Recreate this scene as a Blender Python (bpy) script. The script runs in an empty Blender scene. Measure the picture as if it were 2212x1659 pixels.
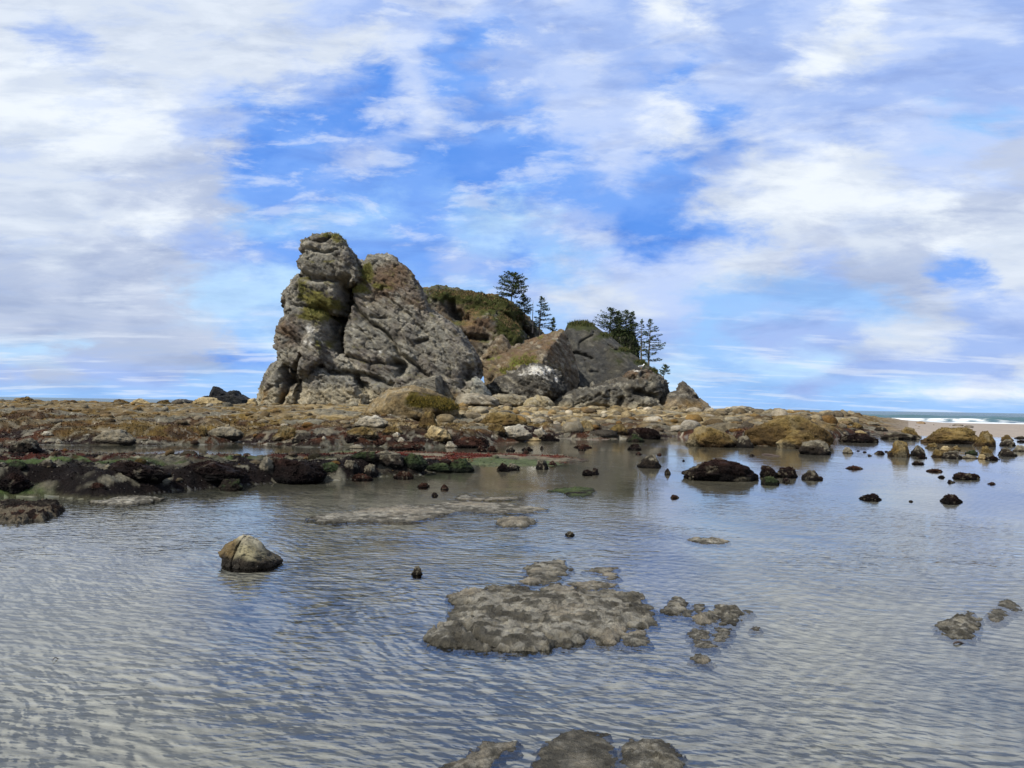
import bpy, bmesh, math, random
import numpy as np
from mathutils import Vector, Matrix
R = math.radians
S = bpy.context.scene
COL = S.collection
random.seed(7); np.random.seed(7)

# ------------------------------------------------------------------ camera
EYE = 1.6
FPX = 1610.0                      # focal length in pixels of the 2212 wide view of the photograph
th = math.atan(45.5/FPX); rho = R(0.93)
CR = np.array([1, 0, 0.]); CF = np.array([0, math.cos(th), math.sin(th)]); CU = np.array([0, -math.sin(th), math.cos(th)])
cr = CR*math.cos(rho)+CU*math.sin(rho); cu = -CR*math.sin(rho)+CU*math.cos(rho)
cam_d = bpy.data.cameras.new('camera'); cam = bpy.data.objects.new('camera', cam_d); COL.objects.link(cam)
m = Matrix.Identity(4)
for i in range(3):
    m[i][0] = cr[i]; m[i][1] = cu[i]; m[i][2] = -CF[i]
m[0][3], m[1][3], m[2][3] = 0, 0, EYE
cam.matrix_world = m
cam_d.sensor_width = 36; cam_d.lens = 36*FPX/2212
cam_d.clip_start = 0.05; cam_d.clip_end = 60000
S.camera = cam

def ray(px, py):
    return CF + cr*((px-1106)/FPX) - cu*((py-829.5)/FPX)
def P(px, py, y):                 # a pixel of the photo at ground distance y
    d = ray(px, py); t = y/d[1]
    return np.array([d[0]*t, y, EYE+d[2]*t])
def G(px, py, z=0.0):             # a pixel of the photo on the level z
    d = ray(px, py); t = (z-EYE)/d[2]
    return np.array([d[0]*t, d[1]*t, z])
def proj(x, y, z):
    q = np.stack([x, y, z-EYE], -1)
    f = q@CF
    return 1106+FPX*(q@cr)/f, 829.5-FPX*(q@cu)/f

# ------------------------------------------------------------------ light
SUN_AZ, SUN_EL = R(-130), R(48)    # azimuth measured from +Y towards +X
sd = np.array([math.sin(SUN_AZ)*math.cos(SUN_EL), math.cos(SUN_AZ)*math.cos(SUN_EL), math.sin(SUN_EL)])
sl = bpy.data.lights.new('sun', 'SUN'); sl.energy = 5.0; sl.angle = R(0.6); sl.color = (1, .95, .87)
so = bpy.data.objects.new('sun', sl); COL.objects.link(so)
so.rotation_euler = Vector(-sd).to_track_quat('-Z', 'Y').to_euler()
S.view_settings.view_transform = 'Standard'; S.view_settings.look = 'None'
S.view_settings.exposure = 0.12; S.view_settings.gamma = 1

def lin(c):
    return tuple(((v/255)/12.92 if v/255 <= .04045 else ((v/255+.055)/1.055)**2.4) for v in c)

class NT:                          # small node helper
    def __init__(s, tree): s.t = tree; s.n = tree.nodes; s.l = tree.links
    def new(s, typ, **kw):
        n = s.n.new(typ)
        for k, v in kw.items(): setattr(n, k, v)
        return n
    def put(s, sock, v):
        if v is None: return
        if hasattr(v, 'is_output') or isinstance(v, bpy.types.NodeSocket): s.l.new(v, sock)
        else:
            if isinstance(v, (tuple, list)) and len(v) == 3 and sock.type == 'RGBA': v = (*v, 1)
            sock.default_value = v
    def math(s, op, a, b=None, c=None, clamp=False):
        n = s.new('ShaderNodeMath', operation=op, use_clamp=clamp)
        s.put(n.inputs[0], a); s.put(n.inputs[1], b)
        if c is not None: s.put(n.inputs[2], c)
        return n.outputs[0]
    def vmath(s, op, a, b=None, scale=None):
        n = s.new('ShaderNodeVectorMath', operation=op)
        s.put(n.inputs[0], a); s.put(n.inputs[1], b)
        if scale is not None: s.put(n.inputs['Scale'], scale)
        return n.outputs[0]
    def mix(s, f, a, b, blend='MIX'):
        n = s.new('ShaderNodeMix', data_type='RGBA', blend_type=blend)
        s.put(n.inputs[0], f); s.put(n.inputs[6], a); s.put(n.inputs[7], b)
        return n.outputs[2]
    def noise(s, vec, scale, detail=4, rough=.55, dist=0, w=None):
        n = s.new('ShaderNodeTexNoise')
        s.put(n.inputs['Vector'], vec); n.inputs['Scale'].default_value = scale
        n.inputs['Detail'].default_value = detail; n.inputs['Roughness'].default_value = rough
        n.inputs['Distortion'].default_value = dist
        return n
    def map(s, v, a, b, c=0., d=1., smooth=False):
        n = s.new('ShaderNodeMapRange', interpolation_type='SMOOTHSTEP' if smooth else 'LINEAR')
        s.put(n.inputs[0], v)
        for i, q in zip((1, 2, 3, 4), (a, b, c, d)): n.inputs[i].default_value = q
        return n.outputs[0]
    def scale(s, vec, sc, rot=(0, 0, 0)):
        n = s.new('ShaderNodeMapping'); s.put(n.inputs[0], vec)
        n.inputs['Scale'].default_value = sc; n.inputs['Rotation'].default_value = rot
        return n.outputs[0]
    def rscale(s, vec, ang, sc):
        a = s.new('ShaderNodeMapping'); s.put(a.inputs[0], vec); a.inputs['Rotation'].default_value = (0, 0, ang)
        return s.scale(a.outputs[0], sc)
    def ramp(s, f, stops, interp='LINEAR'):
        n = s.new('ShaderNodeValToRGB'); s.put(n.inputs[0], f); r = n.color_ramp; r.interpolation = interp
        while len(r.elements) < len(stops): r.elements.new(0.5)
        for e, (p, c) in zip(r.elements, stops): e.position = p; e.color = (*c, 1)
        return n.outputs[0]

# ------------------------------------------------------------------ sky
PAL = [(236, 243, 250), (212, 222, 237), (188, 200, 224), (176, 190, 218), (160, 186, 238), (188, 207, 245), (114, 164, 242), (88, 146, 234), (184, 219, 252), (152, 196, 248), (146, 158, 216)]
ROWS = [
    (0, [1, 1, 1, 1, 1, 1, 5, 4, 4, 5, 4, 5, 4, 0, 4, 4, 5, 0, 5, 5, 4]),
    (80, [1, 4, 1, 1, 1, 1, 1, 1, 5, 6, 4, 4, 4, 5, 4, 4, 0, 1, 5, 4, 4]),
    (160, [0, 0, 0, 1, 1, 1, 4, 7, 5, 6, 4, 5, 4, 6, 5, 5, 4, 4, 4, 4, 4]),
    (240, [0, 0, 0, 0, 5, 6, 7, 7, 5, 6, 6, 5, 5, 0, 6, 4, 5, 4, 5, 9, 5]),
    (320, [1, 0, 0, 1, 2, 7, 6, 5, 6, 7, 7, 6, 5, 6, 4, 1, 0, 1, 5, 5, 2]),
    (400, [1, 1, 2, 2, 3, 6, 6, 6, 6, 7, 6, 6, 6, 6, 1, 0, 0, 0, 0, 2, 2]),
    (480, [1, 1, 1, 0, 2, 9, 9, 9, 6, 9, 8, 4, 7, 7, 6, 1, 2, 1, 2, 0, 1]),
    (560, [2, 1, 2, 3, 4, 6, 6, 6, 6, 4, 6, 9, 5, 5, 1, 2, 4, 3, 3, 6, 1]),
    (640, [3, 2, 3, 2, 8, 8, 9, 9, 9, 9, 4, 1, 1, 5, 9, 9, 9, 9, 3, 4, 5]),
    (720, [2, 3, 2, 3, 2, 9, 8, 8, 9, 9, 9, 9, 4, 4, 9, 4, 4, 1, 1, 4, 4]),
    (775, [8, 8, 3, 3, 3, 6, 8, 8, 9, 9, 9, 9, 8, 8, 9, 8, 8, 4, 4, 4, 1]),
    (825, [4, 3, 4, 4, 9, 9, 9, 9, 9, 9, 9, 9, 8, 8, 9, 9, 4, 9, 8, 0, 8]),
    (868, [9, 9, 9, 9, 9, 9, 9, 9, 9, 9, 9, 9, 9, 9, 9, 9, 9, 9, 9, 9, 9]),
]
world = bpy.data.worlds.new('World'); S.world = world; world.use_nodes = True
w = NT(world.node_tree); w.n.clear()
tc = w.new('ShaderNodeTexCoord').outputs['Generated']
tc = w.vmath('NORMALIZE', tc)
sp = w.new('ShaderNodeSeparateXYZ'); w.put(sp.inputs[0], tc)
X, Y, Z = sp.outputs
Zp = w.math('MAXIMUM', Z, 0.0)
hyp = w.math('SQRT', w.math('ADD', w.math('MULTIPLY', X, X), w.math('MULTIPLY', Y, Y)))
den = w.math('MAXIMUM', Y, w.math('MULTIPLY', hyp, .62))
V = w.math('DIVIDE', Zp, den)
AZ = w.math('ARCTAN2', X, Y)
# layer coordinates of a flat cloud deck: finer and streakier towards the horizon
k = w.math('DIVIDE', 1.0, w.math('ADD', Zp, 0.09))
deck = w.new('ShaderNodeCombineXYZ'); w.put(deck.inputs[0], w.math('MULTIPLY', X, k)); w.put(deck.inputs[1], w.math('MULTIPLY', Y, k))
deck = deck.outputs[0]
dirv = w.new('ShaderNodeCombineXYZ'); w.put(dirv.inputs[0], AZ); w.put(dirv.inputs[1], w.math('MULTIPLY', V, 2.2))
dirv = dirv.outputs[0]
n1 = w.noise(dirv, 3.6, 3, .5); n2 = w.noise(deck, 1.3, 8, .6, .2); n3 = w.noise(dirv, 13, 7, .62, .2)
s1 = w.new('ShaderNodeSeparateColor'); w.put(s1.inputs[0], n1.outputs['Color'])
s2 = w.new('ShaderNodeSeparateColor'); w.put(s2.inputs[0], n3.outputs['Color'])
fadeh = w.map(V, 0.0, .22, .18, 1.0)
wa = w.math('ADD', w.math('MULTIPLY', w.math('SUBTRACT', s1.outputs[0], .5), .16), w.math('MULTIPLY', w.math('SUBTRACT', s2.outputs[0], .5), .17))
wv = w.math('MULTIPLY', w.math('ADD', w.math('MULTIPLY', w.math('SUBTRACT', s1.outputs[1], .5), .11), w.math('MULTIPLY', w.math('SUBTRACT', s2.outputs[1], .5), .12)), fadeh)
AZw = w.math('ADD', AZ, wa); Vw = w.math('ADD', V, wv)
A0 = R(38)
u = w.math('DIVIDE', w.math('ADD', AZw, A0), 2*A0, clamp=True)
colr = None
prevV = None
for (py, row) in reversed(ROWS):
    v = (870-py)/FPX
    stops = [((math.atan((i*110.6-1106)/FPX)+A0)/(2*A0), tuple(lin(PAL[c]))) for i, c in enumerate(row)]
    rc = w.ramp(u, stops, 'EASE')
    if colr is None: colr = rc
    else:
        colr = w.mix(w.map(Vw, prevV, v, 0, 1, True), colr, rc)
    prevV = v
# fine structure of the clouds: streaks near the horizon, fibres and puffs above
st = w.noise(w.rscale(deck, -.08, (.62, 1.35, 1)), 1.5, 10, .58, .15).outputs['Fac']
fi = w.noise(w.rscale(dirv, -.66, (1.0, 2.3, 1)), 4.2, 10, .62, .25).outputs['Fac']
pu = w.noise(w.scale(dirv, (1, 1.25, 1)), 9.0, 12, .62, .25).outputs['Fac']
low = w.map(V, .05, .2, 1, 0, True)
rgt = w.map(AZ, -.05, .18, 0, 1, True)                     # fibrous high cloud lies to the right, puffs to the left
hid = w.new('ShaderNodeMix'); w.put(hid.inputs[0], rgt); w.put(hid.inputs[2], pu); w.put(hid.inputs[3], w.math('ADD', w.math('MULTIPLY', fi, .6), w.math('MULTIPLY', pu, .4)))
dm = w.new('ShaderNodeMix'); w.put(dm.inputs[0], low); w.put(dm.inputs[2], hid.outputs[0]); w.put(dm.inputs[3], st)
det = dm.outputs[0]
colr = w.mix(w.map(det, .5, .64, 0, .46, True), colr, lin((230, 238, 249)))
shd = w.noise(w.scale(dirv, (1, 1.5, 1)), 6.5, 9, .6, .3).outputs['Fac']
colr = w.mix(w.map(shd, .54, .32, 0, .48, True), colr, w.mix(1.0, colr, lin((196, 206, 226)), 'MULTIPLY'))
lo_ = w.map(det, .5, .33, 0, .42, True)
colr = w.mix(lo_, colr, w.mix(.5, colr, w.mix(w.map(V, .04, .3), lin((150, 184, 240)), lin((112, 158, 238)))))
# towards the zenith and behind: plain sky with broken cloud
sky = w.new('ShaderNodeTexSky', sky_type='NISHITA', sun_disc=False, sun_elevation=SUN_EL, sun_rotation=SUN_AZ, air_density=1.0, dust_density=.6, ozone_density=1.5)
skc = w.mix(w.map(n2.outputs['Fac'], .36, .58, .15, .85, True), sky.outputs[0], (6.6, 7.2, 8.2))
hi = w.map(V, .8, 1.7, .05, .75, True)
final = w.mix(hi, w.vmath('SCALE', colr, scale=10.0), skc)
bg = w.new('ShaderNodeBackground'); w.put(bg.inputs[0], final); bg.inputs[1].default_value = 0.1
out = w.new('ShaderNodeOutputWorld'); w.l.new(bg.outputs[0], out.inputs[0])
world.cycles.sampling_method = 'MANUAL'; world.cycles.sample_map_resolution = 512

# ------------------------------------------------------------------ numpy noise
def _h(ix, iy, iz, seed):
    n = (ix.astype(np.int64)*374761393 + iy.astype(np.int64)*668265263 + iz.astype(np.int64)*1274126177 + seed*974634777) & 0xffffffff
    n = ((n ^ (n >> 13))*1274126177) & 0xffffffff
    n = ((n ^ (n >> 16))*2246822519) & 0xffffffff
    return ((n ^ (n >> 15)) & 0xffffff)/float(0xffffff)
def vnoise(p, seed=0):
    i = np.floor(p); f = p-i; f = f*f*f*(f*(f*6-15)+10)
    ix, iy, iz = i[:, 0], i[:, 1], i[:, 2]; fx, fy, fz = f[:, 0], f[:, 1], f[:, 2]
    r = 0
    for a in (0, 1):
        wx = fx if a else 1-fx
        for b in (0, 1):
            wy = fy if b else 1-fy
            for c in (0, 1):
                wz = fz if c else 1-fz
                r = r + wx*wy*wz*_h(ix+a, iy+b, iz+c, seed)
    return r*2-1
ROT = np.array([[.36, .48, -.8], [-.8, .6, 0], [.48, .64, .6]])
def fbm(p, octv=4, seed=0, gain=.5):
    a = 1; s = 0; t = 0; q = p.copy()
    for o in range(octv):
        s = s + a*vnoise(q, seed+o); t += a; a *= gain; q = (q@ROT.T)*2.03+17.3
    return s/t
def ridged(p, octv=4, seed=0, gain=.5):
    a = 1; s = 0; t = 0; q = p.copy()
    for o in range(octv):
        s = s + a*(1-2*np.abs(vnoise(q, seed+o))); t += a; a *= gain; q = (q@ROT.T)*2.1+11.7
    return s/t
def worley(p, seed=0, dims=3, jit=.9, want=None):
    i = np.floor(p); F1 = np.full(len(p), 9.); F2 = np.full(len(p), 9.); cid = np.zeros(len(p))
    rz = (-1, 0, 1) if dims == 3 else (0,)
    for a in (-1, 0, 1):
        for b in (-1, 0, 1):
            for c in rz:
                cx, cy, cz = i[:, 0]+a, i[:, 1]+b, i[:, 2]+c
                dx = cx+.5+jit*(_h(cx, cy, cz, seed)-.5)-p[:, 0]
                dy = cy+.5+jit*(_h(cx, cy, cz, seed+1)-.5)-p[:, 1]
                d = dx*dx+dy*dy
                if dims == 3:
                    dz = cz+.5+jit*(_h(cx, cy, cz, seed+2)-.5)-p[:, 2]; d = d+dz*dz
                d = np.sqrt(d); idv = _h(cx, cy, cz, seed+3)
                closer = d < F1
                if want is not None:
                    fv = dx*(_h(cx, cy, cz, seed+7)-.5)+dy*(_h(cx, cy, cz, seed+8)-.5)+(dz*(_h(cx, cy, cz, seed+9)-.5) if dims == 3 else 0); want[:] = np.where(closer, fv, want)
                F2 = np.where(closer, F1, np.minimum(F2, d)); cid = np.where(closer, idv, cid); F1 = np.where(closer, d, F1)
    return F1, F2, cid
def sm(a, b, x):
    t = np.clip((x-a)/(b-a), 0, 1); return t*t*(3-2*t)
def xy3(x, y, s=1.): return np.stack([x/s, y/s, np.zeros_like(x)], -1)
def C(*c): return np.array(lin(c))
def lerp(a, b, t): return a+(b-a)*np.asarray(t)[..., None]

# ------------------------------------------------------------------ objects
def tag(o, label=None, cat=None, group=None, kind=None):
    if label: o['label'] = label
    if cat: o['category'] = cat
    if group: o['group'] = group
    if kind: o['kind'] = kind
    return o
def mesh_np(name, co, faces, mat, col=None, smooth=True, parent=None):
    me = bpy.data.meshes.new(name); co = np.asarray(co, float); faces = np.asarray(faces)
    n = faces.shape[1]
    me.vertices.add(len(co)); me.vertices.foreach_set('co', co.astype(np.float32).ravel())
    me.loops.add(faces.size); me.loops.foreach_set('vertex_index', faces.astype(np.int32).ravel())
    me.polygons.add(len(faces)); me.polygons.foreach_set('loop_start', np.arange(0, faces.size, n, dtype=np.int32))
    me.polygons.foreach_set('loop_total', np.full(len(faces), n, np.int32))
    me.update(calc_edges=True)
    if smooth: me.polygons.foreach_set('use_smooth', np.ones(len(faces), bool))
    if col is not None: setcol(me, col)
    me.materials.append(mat)
    o = bpy.data.objects.new(name, me); COL.objects.link(o)
    if parent: o.parent = parent
    return o
def setcol(me, col):
    a = me.attributes.new('Col', 'FLOAT_COLOR', 'POINT')
    c = np.ones((len(me.vertices), 4), np.float32); c[:, :3] = np.clip(col, 0, 1)
    a.data.foreach_set('color', c.ravel())

def rock_mat(name, s1=1.0, bump=.6, dist=.1, rough=.9, contrast=.55, stretch=(1, 1, 1), rot=(0, 0, 0), spec=.25, speck=0.0, cracks=.0, pits=0.):
    m = bpy.data.materials.new(name); m.use_nodes = True; t = NT(m.node_tree); t.n.clear()
    co = t.new('ShaderNodeTexCoord').outputs['Object']
    if name.startswith('reef'): co = t.new('ShaderNodeNewGeometry').outputs['Position']
    cs0 = t.new('ShaderNodeMapping'); t.put(cs0.inputs[0], co); cs0.inputs['Rotation'].default_value = rot; cs = t.scale(cs0.outputs[0], stretch)
    at = t.new('ShaderNodeAttribute', attribute_name='Col').outputs['Color']
    a = t.noise(cs, .9*s1, 8, .65, .4).outputs['Fac']; b = t.noise(co, 5.5*s1, 6, .7).outputs['Fac']
    f = t.math('ADD', t.map(a, .3, .7, 1-contrast, 1+contrast*.8), t.map(b, .3, .7, -contrast*.5, contrast*.5))
    c = t.mix(1.0, at, t.vmath('SCALE', (1, 1, 1), scale=f), 'MULTIPLY')
    hue = t.noise(co, 2.1*s1, 3, .5).outputs['Fac']
    c = t.mix(t.map(hue, .42, .66, 0, .5, True), c, t.mix(1.0, c, (1.06, .99, .86), 'MULTIPLY'))
    if speck:
        sp_ = t.noise(co, 9*s1, 2, .5).outputs['Fac']
        c = t.mix(t.map(sp_, .69, .74, 0, speck), c, lin((205, 200, 185)))
    h = t.math('ADD', t.math('MULTIPLY', t.noise(cs, 2.2*s1, 10, .74, .3).outputs['Fac'], 1.0), t.math('MULTIPLY', b, .4))
    if cracks:
        vo = t.new('ShaderNodeTexVoronoi', feature='DISTANCE_TO_EDGE'); t.put(vo.inputs['Vector'], t.vmath('ADD', cs, t.vmath('SCALE', t.noise(cs, 1.3*s1, 3).outputs['Color'], scale=.6/s1)))
        vo.inputs['Scale'].default_value = .75*s1
        e = t.map(vo.outputs['Distance'], 0, .07, 0, 1, True)
        h = t.math('ADD', h, t.math('MULTIPLY', e, cracks))
    if pits:
        vp = t.new('ShaderNodeTexVoronoi'); t.put(vp.inputs['Vector'], co); vp.inputs['Scale'].default_value = 7*s1
        h = t.math('ADD', h, t.math('MULTIPLY', t.map(vp.outputs['Distance'], .0, .35, -1, 0, True), pits))
    bp = t.new('ShaderNodeBump'); bp.inputs['Strength'].default_value = bump; bp.inputs['Distance'].default_value = dist
    t.put(bp.inputs['Height'], h)
    pb = t.new('ShaderNodeBsdfPrincipled'); t.put(pb.inputs['Base Color'], c); pb.inputs['Roughness'].default_value = rough
    pb.inputs['Specular IOR Level'].default_value = spec; t.put(pb.inputs['Normal'], bp.outputs[0])
    o = t.new('ShaderNodeOutputMaterial'); t.l.new(pb.outputs[0], o.inputs[0])
    return m
M_stack = rock_mat('cliff_rock', 1.0, 1.0, .6, .92, .45, (.6, 1, 2.6), (0, R(-33), 0), speck=.5, cracks=.12)
M_smooth = rock_mat('smooth_cliff', .7, .9, .3, .95, .3, (1, 1, 1.6), (0, R(-30), 0), speck=.12)
M_reef = rock_mat('reef_rock', 2.2, 1.0, .2, .9, .6, speck=.3, spec=.12)
M_boul = rock_mat('boulder_rock', 3.0, 1.0, .16, .85, .6, speck=.3, spec=.15, pits=.12)
M_wet = rock_mat('weedy_rock', 5.0, 1.0, .12, .75, .7, spec=.12, speck=.12)
M_mud = rock_mat('silt_rock', 8.0, 1.0, .09, .85, .5, speck=.2, spec=.15, pits=.15)
M_near = rock_mat('boulder_near', 6.0, .9, .035, .85, .45, speck=.2, pits=.2, spec=.2)
def leaf_mat(name, rough=.8, spec=.2, trans=0.0):
    m = bpy.data.materials.new(name); m.use_nodes = True; t = NT(m.node_tree)
    pb = t.n['Principled BSDF']; at = t.new('ShaderNodeAttribute', attribute_name='Col').outputs['Color']
    t.put(pb.inputs['Base Color'], at); pb.inputs['Roughness'].default_value = rough; pb.inputs['Specular IOR Level'].default_value = spec
    return m
M_leaf = leaf_mat('needles'); M_weed = leaf_mat('weed', .75, .15); M_grass = leaf_mat('grass_blades')
def plain(name, c, rough=.9, nscale=8, amp=.3):
    m = bpy.data.materials.new(name); m.use_nodes = True; t = NT(m.node_tree); pb = t.n['Principled BSDF']
    co = t.new('ShaderNodeTexCoord').outputs['Object']
    f = t.noise(co, nscale, 5).outputs['Fac']
    t.put(pb.inputs['Base Color'], t.mix(1.0, (*lin(c),), t.vmath('SCALE', (1, 1, 1), scale=t.map(f, .3, .7, 1-amp, 1+amp)), 'MULTIPLY'))
    pb.inputs['Roughness'].default_value = rough
    return m
M_bark = plain('bark', (92, 82, 74)); M_snag = plain('dead_wood', (150, 142, 135)); M_drift = plain('driftwood', (58, 46, 38), .7, 30)
M_feather = plain('white_feathers', (235, 235, 232), .8, 20, .05); M_wing = plain('grey_feathers', (130, 134, 140), .8); M_beak = plain('beak', (205, 160, 60), .6)

# ------------------------------------------------------------------ the shore terrain
def I(x, xs, ys): return np.interp(x, xs, ys)
def dist_of(px, py):              # waterline pixel -> distance on the level z=0
    return G(px, py)[1]
_fa = [(-900, 1085), (-100, 1084), (0, 1082), (120, 1078), (230, 1080), (330, 1070), (420, 1062), (500, 1052), (560, 1047), (640, 1042), (740, 1040), (800, 1034), (880, 1028), (960, 1022), (1015, 1016), (1040, 1004)]
_fb = [(-900, 955), (-100, 956), (100, 958), (300, 961), (450, 962), (520, 955), (600, 960), (700, 967), (800, 965), (900, 968), (1000, 966), (1080, 958), (1200, 948), (1300, 950), (1400, 948), (1490, 946), (1560, 952), (1640, 962), (1740, 968), (1800, 950), (1850, 942), (1950, 940), (2212, 945), (3000, 950)]
FAx = [p[0] for p in _fa]; FAy = [dist_of(*p) for p in _fa]
FBx = [p[0] for p in _fb]; FBy = [dist_of(*p) for p in _fb]
BED = -.04
def terrain(x, y, colour=False):
    px = 1106+x/y*FPX
    n1 = fbm(xy3(x, y, 2.6), 4, 3); n2 = fbm(xy3(x, y, .55), 4, 9); n3 = fbm(xy3(x, y, 9.), 3, 31)
    z = BED+.015*n3
    # front ledge
    wob = .9*fbm(xy3(x, y, 1.1), 3, 21)
    yf = I(px, FAx, FAy)+wob*.55; yb = I(px, [-900, 0, 300, 560, 760, 1000, 1040], [21.2, 21.5, 21.2, 21.6, 22.2, 20.5, 18.5])+wob*.9
    gap = np.exp(-((px-250)/260)**2)*1.0*np.exp(-((y-20.9-.35*np.sin(x*1.1))/1.0)**2)
    a = sm(0, .75, y-yf)*sm(0, 5.2, yb-y)**.8*sm(1045, 960, px)
    F1, F2, cid = worley(xy3(x+.4*n1, y+.4*n1, 1.15), 5, 2)
    dome = np.sqrt(np.clip(1-(F1/.78)**2, 0, 1))
    F1b, _, cidb = worley(xy3(x+.2*n2, y, .42), 8, 2)
    domb = np.sqrt(np.clip(1-(F1b/.75)**2, 0, 1))
    rj = ridged(xy3(x, y, .5), 4, 57, .6)
    la = a*(.26+.09*n1+.05*n2+.11*(dome-.5)*(cid*1.3)+.05*(domb-.5)+.10*rj+.09*sm(350, 0, px))
    z = z+np.where(a > 0, a*.05+la, 0)
    # low flats right of the ledge
    fl = sm(18.8, 20.2, y)*sm(25.8, 23.6, y)*sm(640, 760, px)*sm(1290, 1180, px)
    z = np.maximum(z, BED+fl*(.07+.04*n1+.045*n2))
    # back reef
    t = y-(I(px, FBx, FBy)+1.3*n1+.6*n2)
    Hm = I(px, [-900, 0, 300, 560, 800, 1200, 1500, 1700, 1850, 1900, 1960, 2040, 2212], [1.02, 1.02, .98, 1.0, 1.05, 1.05, 1.08, 1.12, 1.0, .6, .3, .10, .08])
    rise = .22*sm(-.2, 2.0, t)+.78*sm(0, I(px, [0, 500, 1100, 1700, 1900], [34, 36, 44, 22, 20]), t)
    F1c, _, cidc = worley(xy3(x+.9*n1, y+.9*n1, 3.1), 15, 2)
    domc = np.sqrt(np.clip(1-(F1c/.8)**2, 0, 1))
    F1d, _, cidd = worley(xy3(x+.3*n1, y+.3*n2, 1.0), 25, 2)
    domd = np.sqrt(np.clip(1-(F1d/.7)**2, 0, 1))
    far = sm(0, 3, t)
    amp = sm(2050, 1850, px)
    F1e, _, cide = worley(xy3(x+.1*n2, y, .4), 29, 2); dome_ = np.sqrt(np.clip(1-(F1e/.7)**2, 0, 1))
    lumps = (.75*(domc-.6)*(.3+cidc)+.26*(domd-.5)*(.2+cidd)+.07*(dome_-.5)*cide+.22*n1+.07*n2)*amp*(1-sm(36, 62, y)*I(px, [0, 560, 700, 1450, 1560, 1900], [.62, .62, .25, .25, .55, .55]))
    zb = BED+sm(-.6, .6, t)*(.075+Hm*rise+lumps*(.35+.65*far)+.02*n2)
    z = np.maximum(z, zb)
    fall = sm(100, 150, y); z = z*(1-fall)-1.2*fall
    if not colour: return z
    N = len(x)
    c = np.empty((N, 3))
    sand = C(134, 133, 124); c[:] = sand
    c = lerp(c, C(116, 116, 112), sm(-.2, .5, n3)*.6)
    c = lerp(c, C(100, 93, 72), sm(10, 16, y)*sm(95, 60, y)*.8*sm(2300, 1500, px)); c = lerp(c, C(66, 66, 50), sm(1.8, .1, yf-y)*sm(1080, 1000, px)*.85)
    q3 = np.stack([x/1.3, y/1.3, z/.3], -1)
    m1 = fbm(q3, 4, 41); m2 = fbm(xy3(x, y, .35), 3, 43); m3 = fbm(xy3(x, y, 4.), 3, 47)
    sp = vnoise(xy3(x, y, .09), 51); sp2 = vnoise(xy3(x, y, .22), 53)
    # ledge colours: red weed on top, green film below and behind, black weed on the front wall
    ledge = sm(.02, .15, a)
    lc = np.empty((N, 3)); lc[:] = C(96, 92, 78)
    green = C(72, 88, 48); red = C(72, 36, 26); black = C(24, 17, 15); pale = C(150, 145, 125)
    tf = (y-yf)
    lc = lerp(lc, C(52, 42, 32), sm(-.2, .2, m2+rj*.2)*.7); lc = lerp(lc, green, sm(.08, .34, m3+.35*m2+.22-.2*np.abs(tf-2.0)))
    lc = lerp(lc, red, sm(.1, .3, m1+.3*m2+.5*sm(1.9, 3.2, tf)-.05))
    lc = lerp(lc, black, sm(-.12, .15, m1*.8+m2*.5+.5*sm(2.4, 1.0, tf)-.1))
    lc = lerp(lc, pale, sm(.25, .4, sp2*.6+m2*.5)*.55)
    lc = lerp(lc, C(88, 86, 66), sm(.07, .0, z)*sm(.0, .25, m3)*.7)
    c = lerp(c, lc, ledge)
    fc = lerp(lerp(np.tile(C(118, 110, 92), (N, 1)), C(92, 40, 28), sm(.0, .2, m1+.3*m2+.08)), C(88, 98, 66), sm(.12, .35, m3+.3*m2))
    c = lerp(c, fc, fl*(z > -.04)*(1-ledge))
    # reef colours
    tt = t
    weed = sm(4.2, .8, tt+2.0*m3)
    rc = np.empty((N, 3)); rc[:] = C(118, 102, 72)
    mid = sm(500, 900, px)*sm(1750, 1500, px)
    rc = lerp(rc, C(176, 158, 118), mid*sm(6, 15, tt)*.8)
    rc = lerp(rc, C(186, 174, 148), mid*sm(.0, .3, m1)*sm(16, 30, tt)*.8)
    gold = C(110, 90, 44)
    rc = lerp(rc, gold, sm(-.06, .22, m3+.45*m1)*(.9-.25*mid))
    rc = lerp(rc, C(84, 66, 34), sm(.08, .3, m1-.2*m3)*.75)
    rc = lerp(rc, C(112, 110, 98), sm(.15, .35, fbm(xy3(x, y, 3.3), 3, 61)+.1*m2)*.8)
    rc = lerp(rc, C(66, 46, 30), sm(.12, .3, fbm(xy3(x, y, 2.1), 3, 63)+.15*m2)*sm(26, 8, tt)*.85)
    rc = lerp(rc, C(42, 32, 24), sm(.36, .5, m2*.7+.3*m1)*.7)
    wc = lerp(np.tile(C(34, 22, 17), (N, 1)), C(70, 42, 25), sm(-.05, .25, m1))
    wc = lerp(wc, C(98, 94, 82), sm(.16, .32, m2+.4*sp2))
    rc = lerp(rc, wc, weed)
    rc = lerp(rc, C(196, 190, 172), sm(.86, .93, sp)*.6*sm(-.2, .3, m3+.2))
    rc = lerp(rc, C(150, 142, 122), sm(.55, .65, sp2)*.5)
    bch = sm(1880, 1990, px)
    rc = lerp(rc, C(138, 126, 112)*1.0, bch*sm(-.4, .4, m2*.2+sm(38, 42, y)))
    bch2 = sm(96, 104, y)
    rc = lerp(rc, C(132, 122, 110), bch2*.8)
    c = lerp(c, rc, sm(-.5, .1, tt))
    return z, c
def terrain1(x, y): return float(terrain(np.array([x], float), np.array([y], float))[0])
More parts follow.
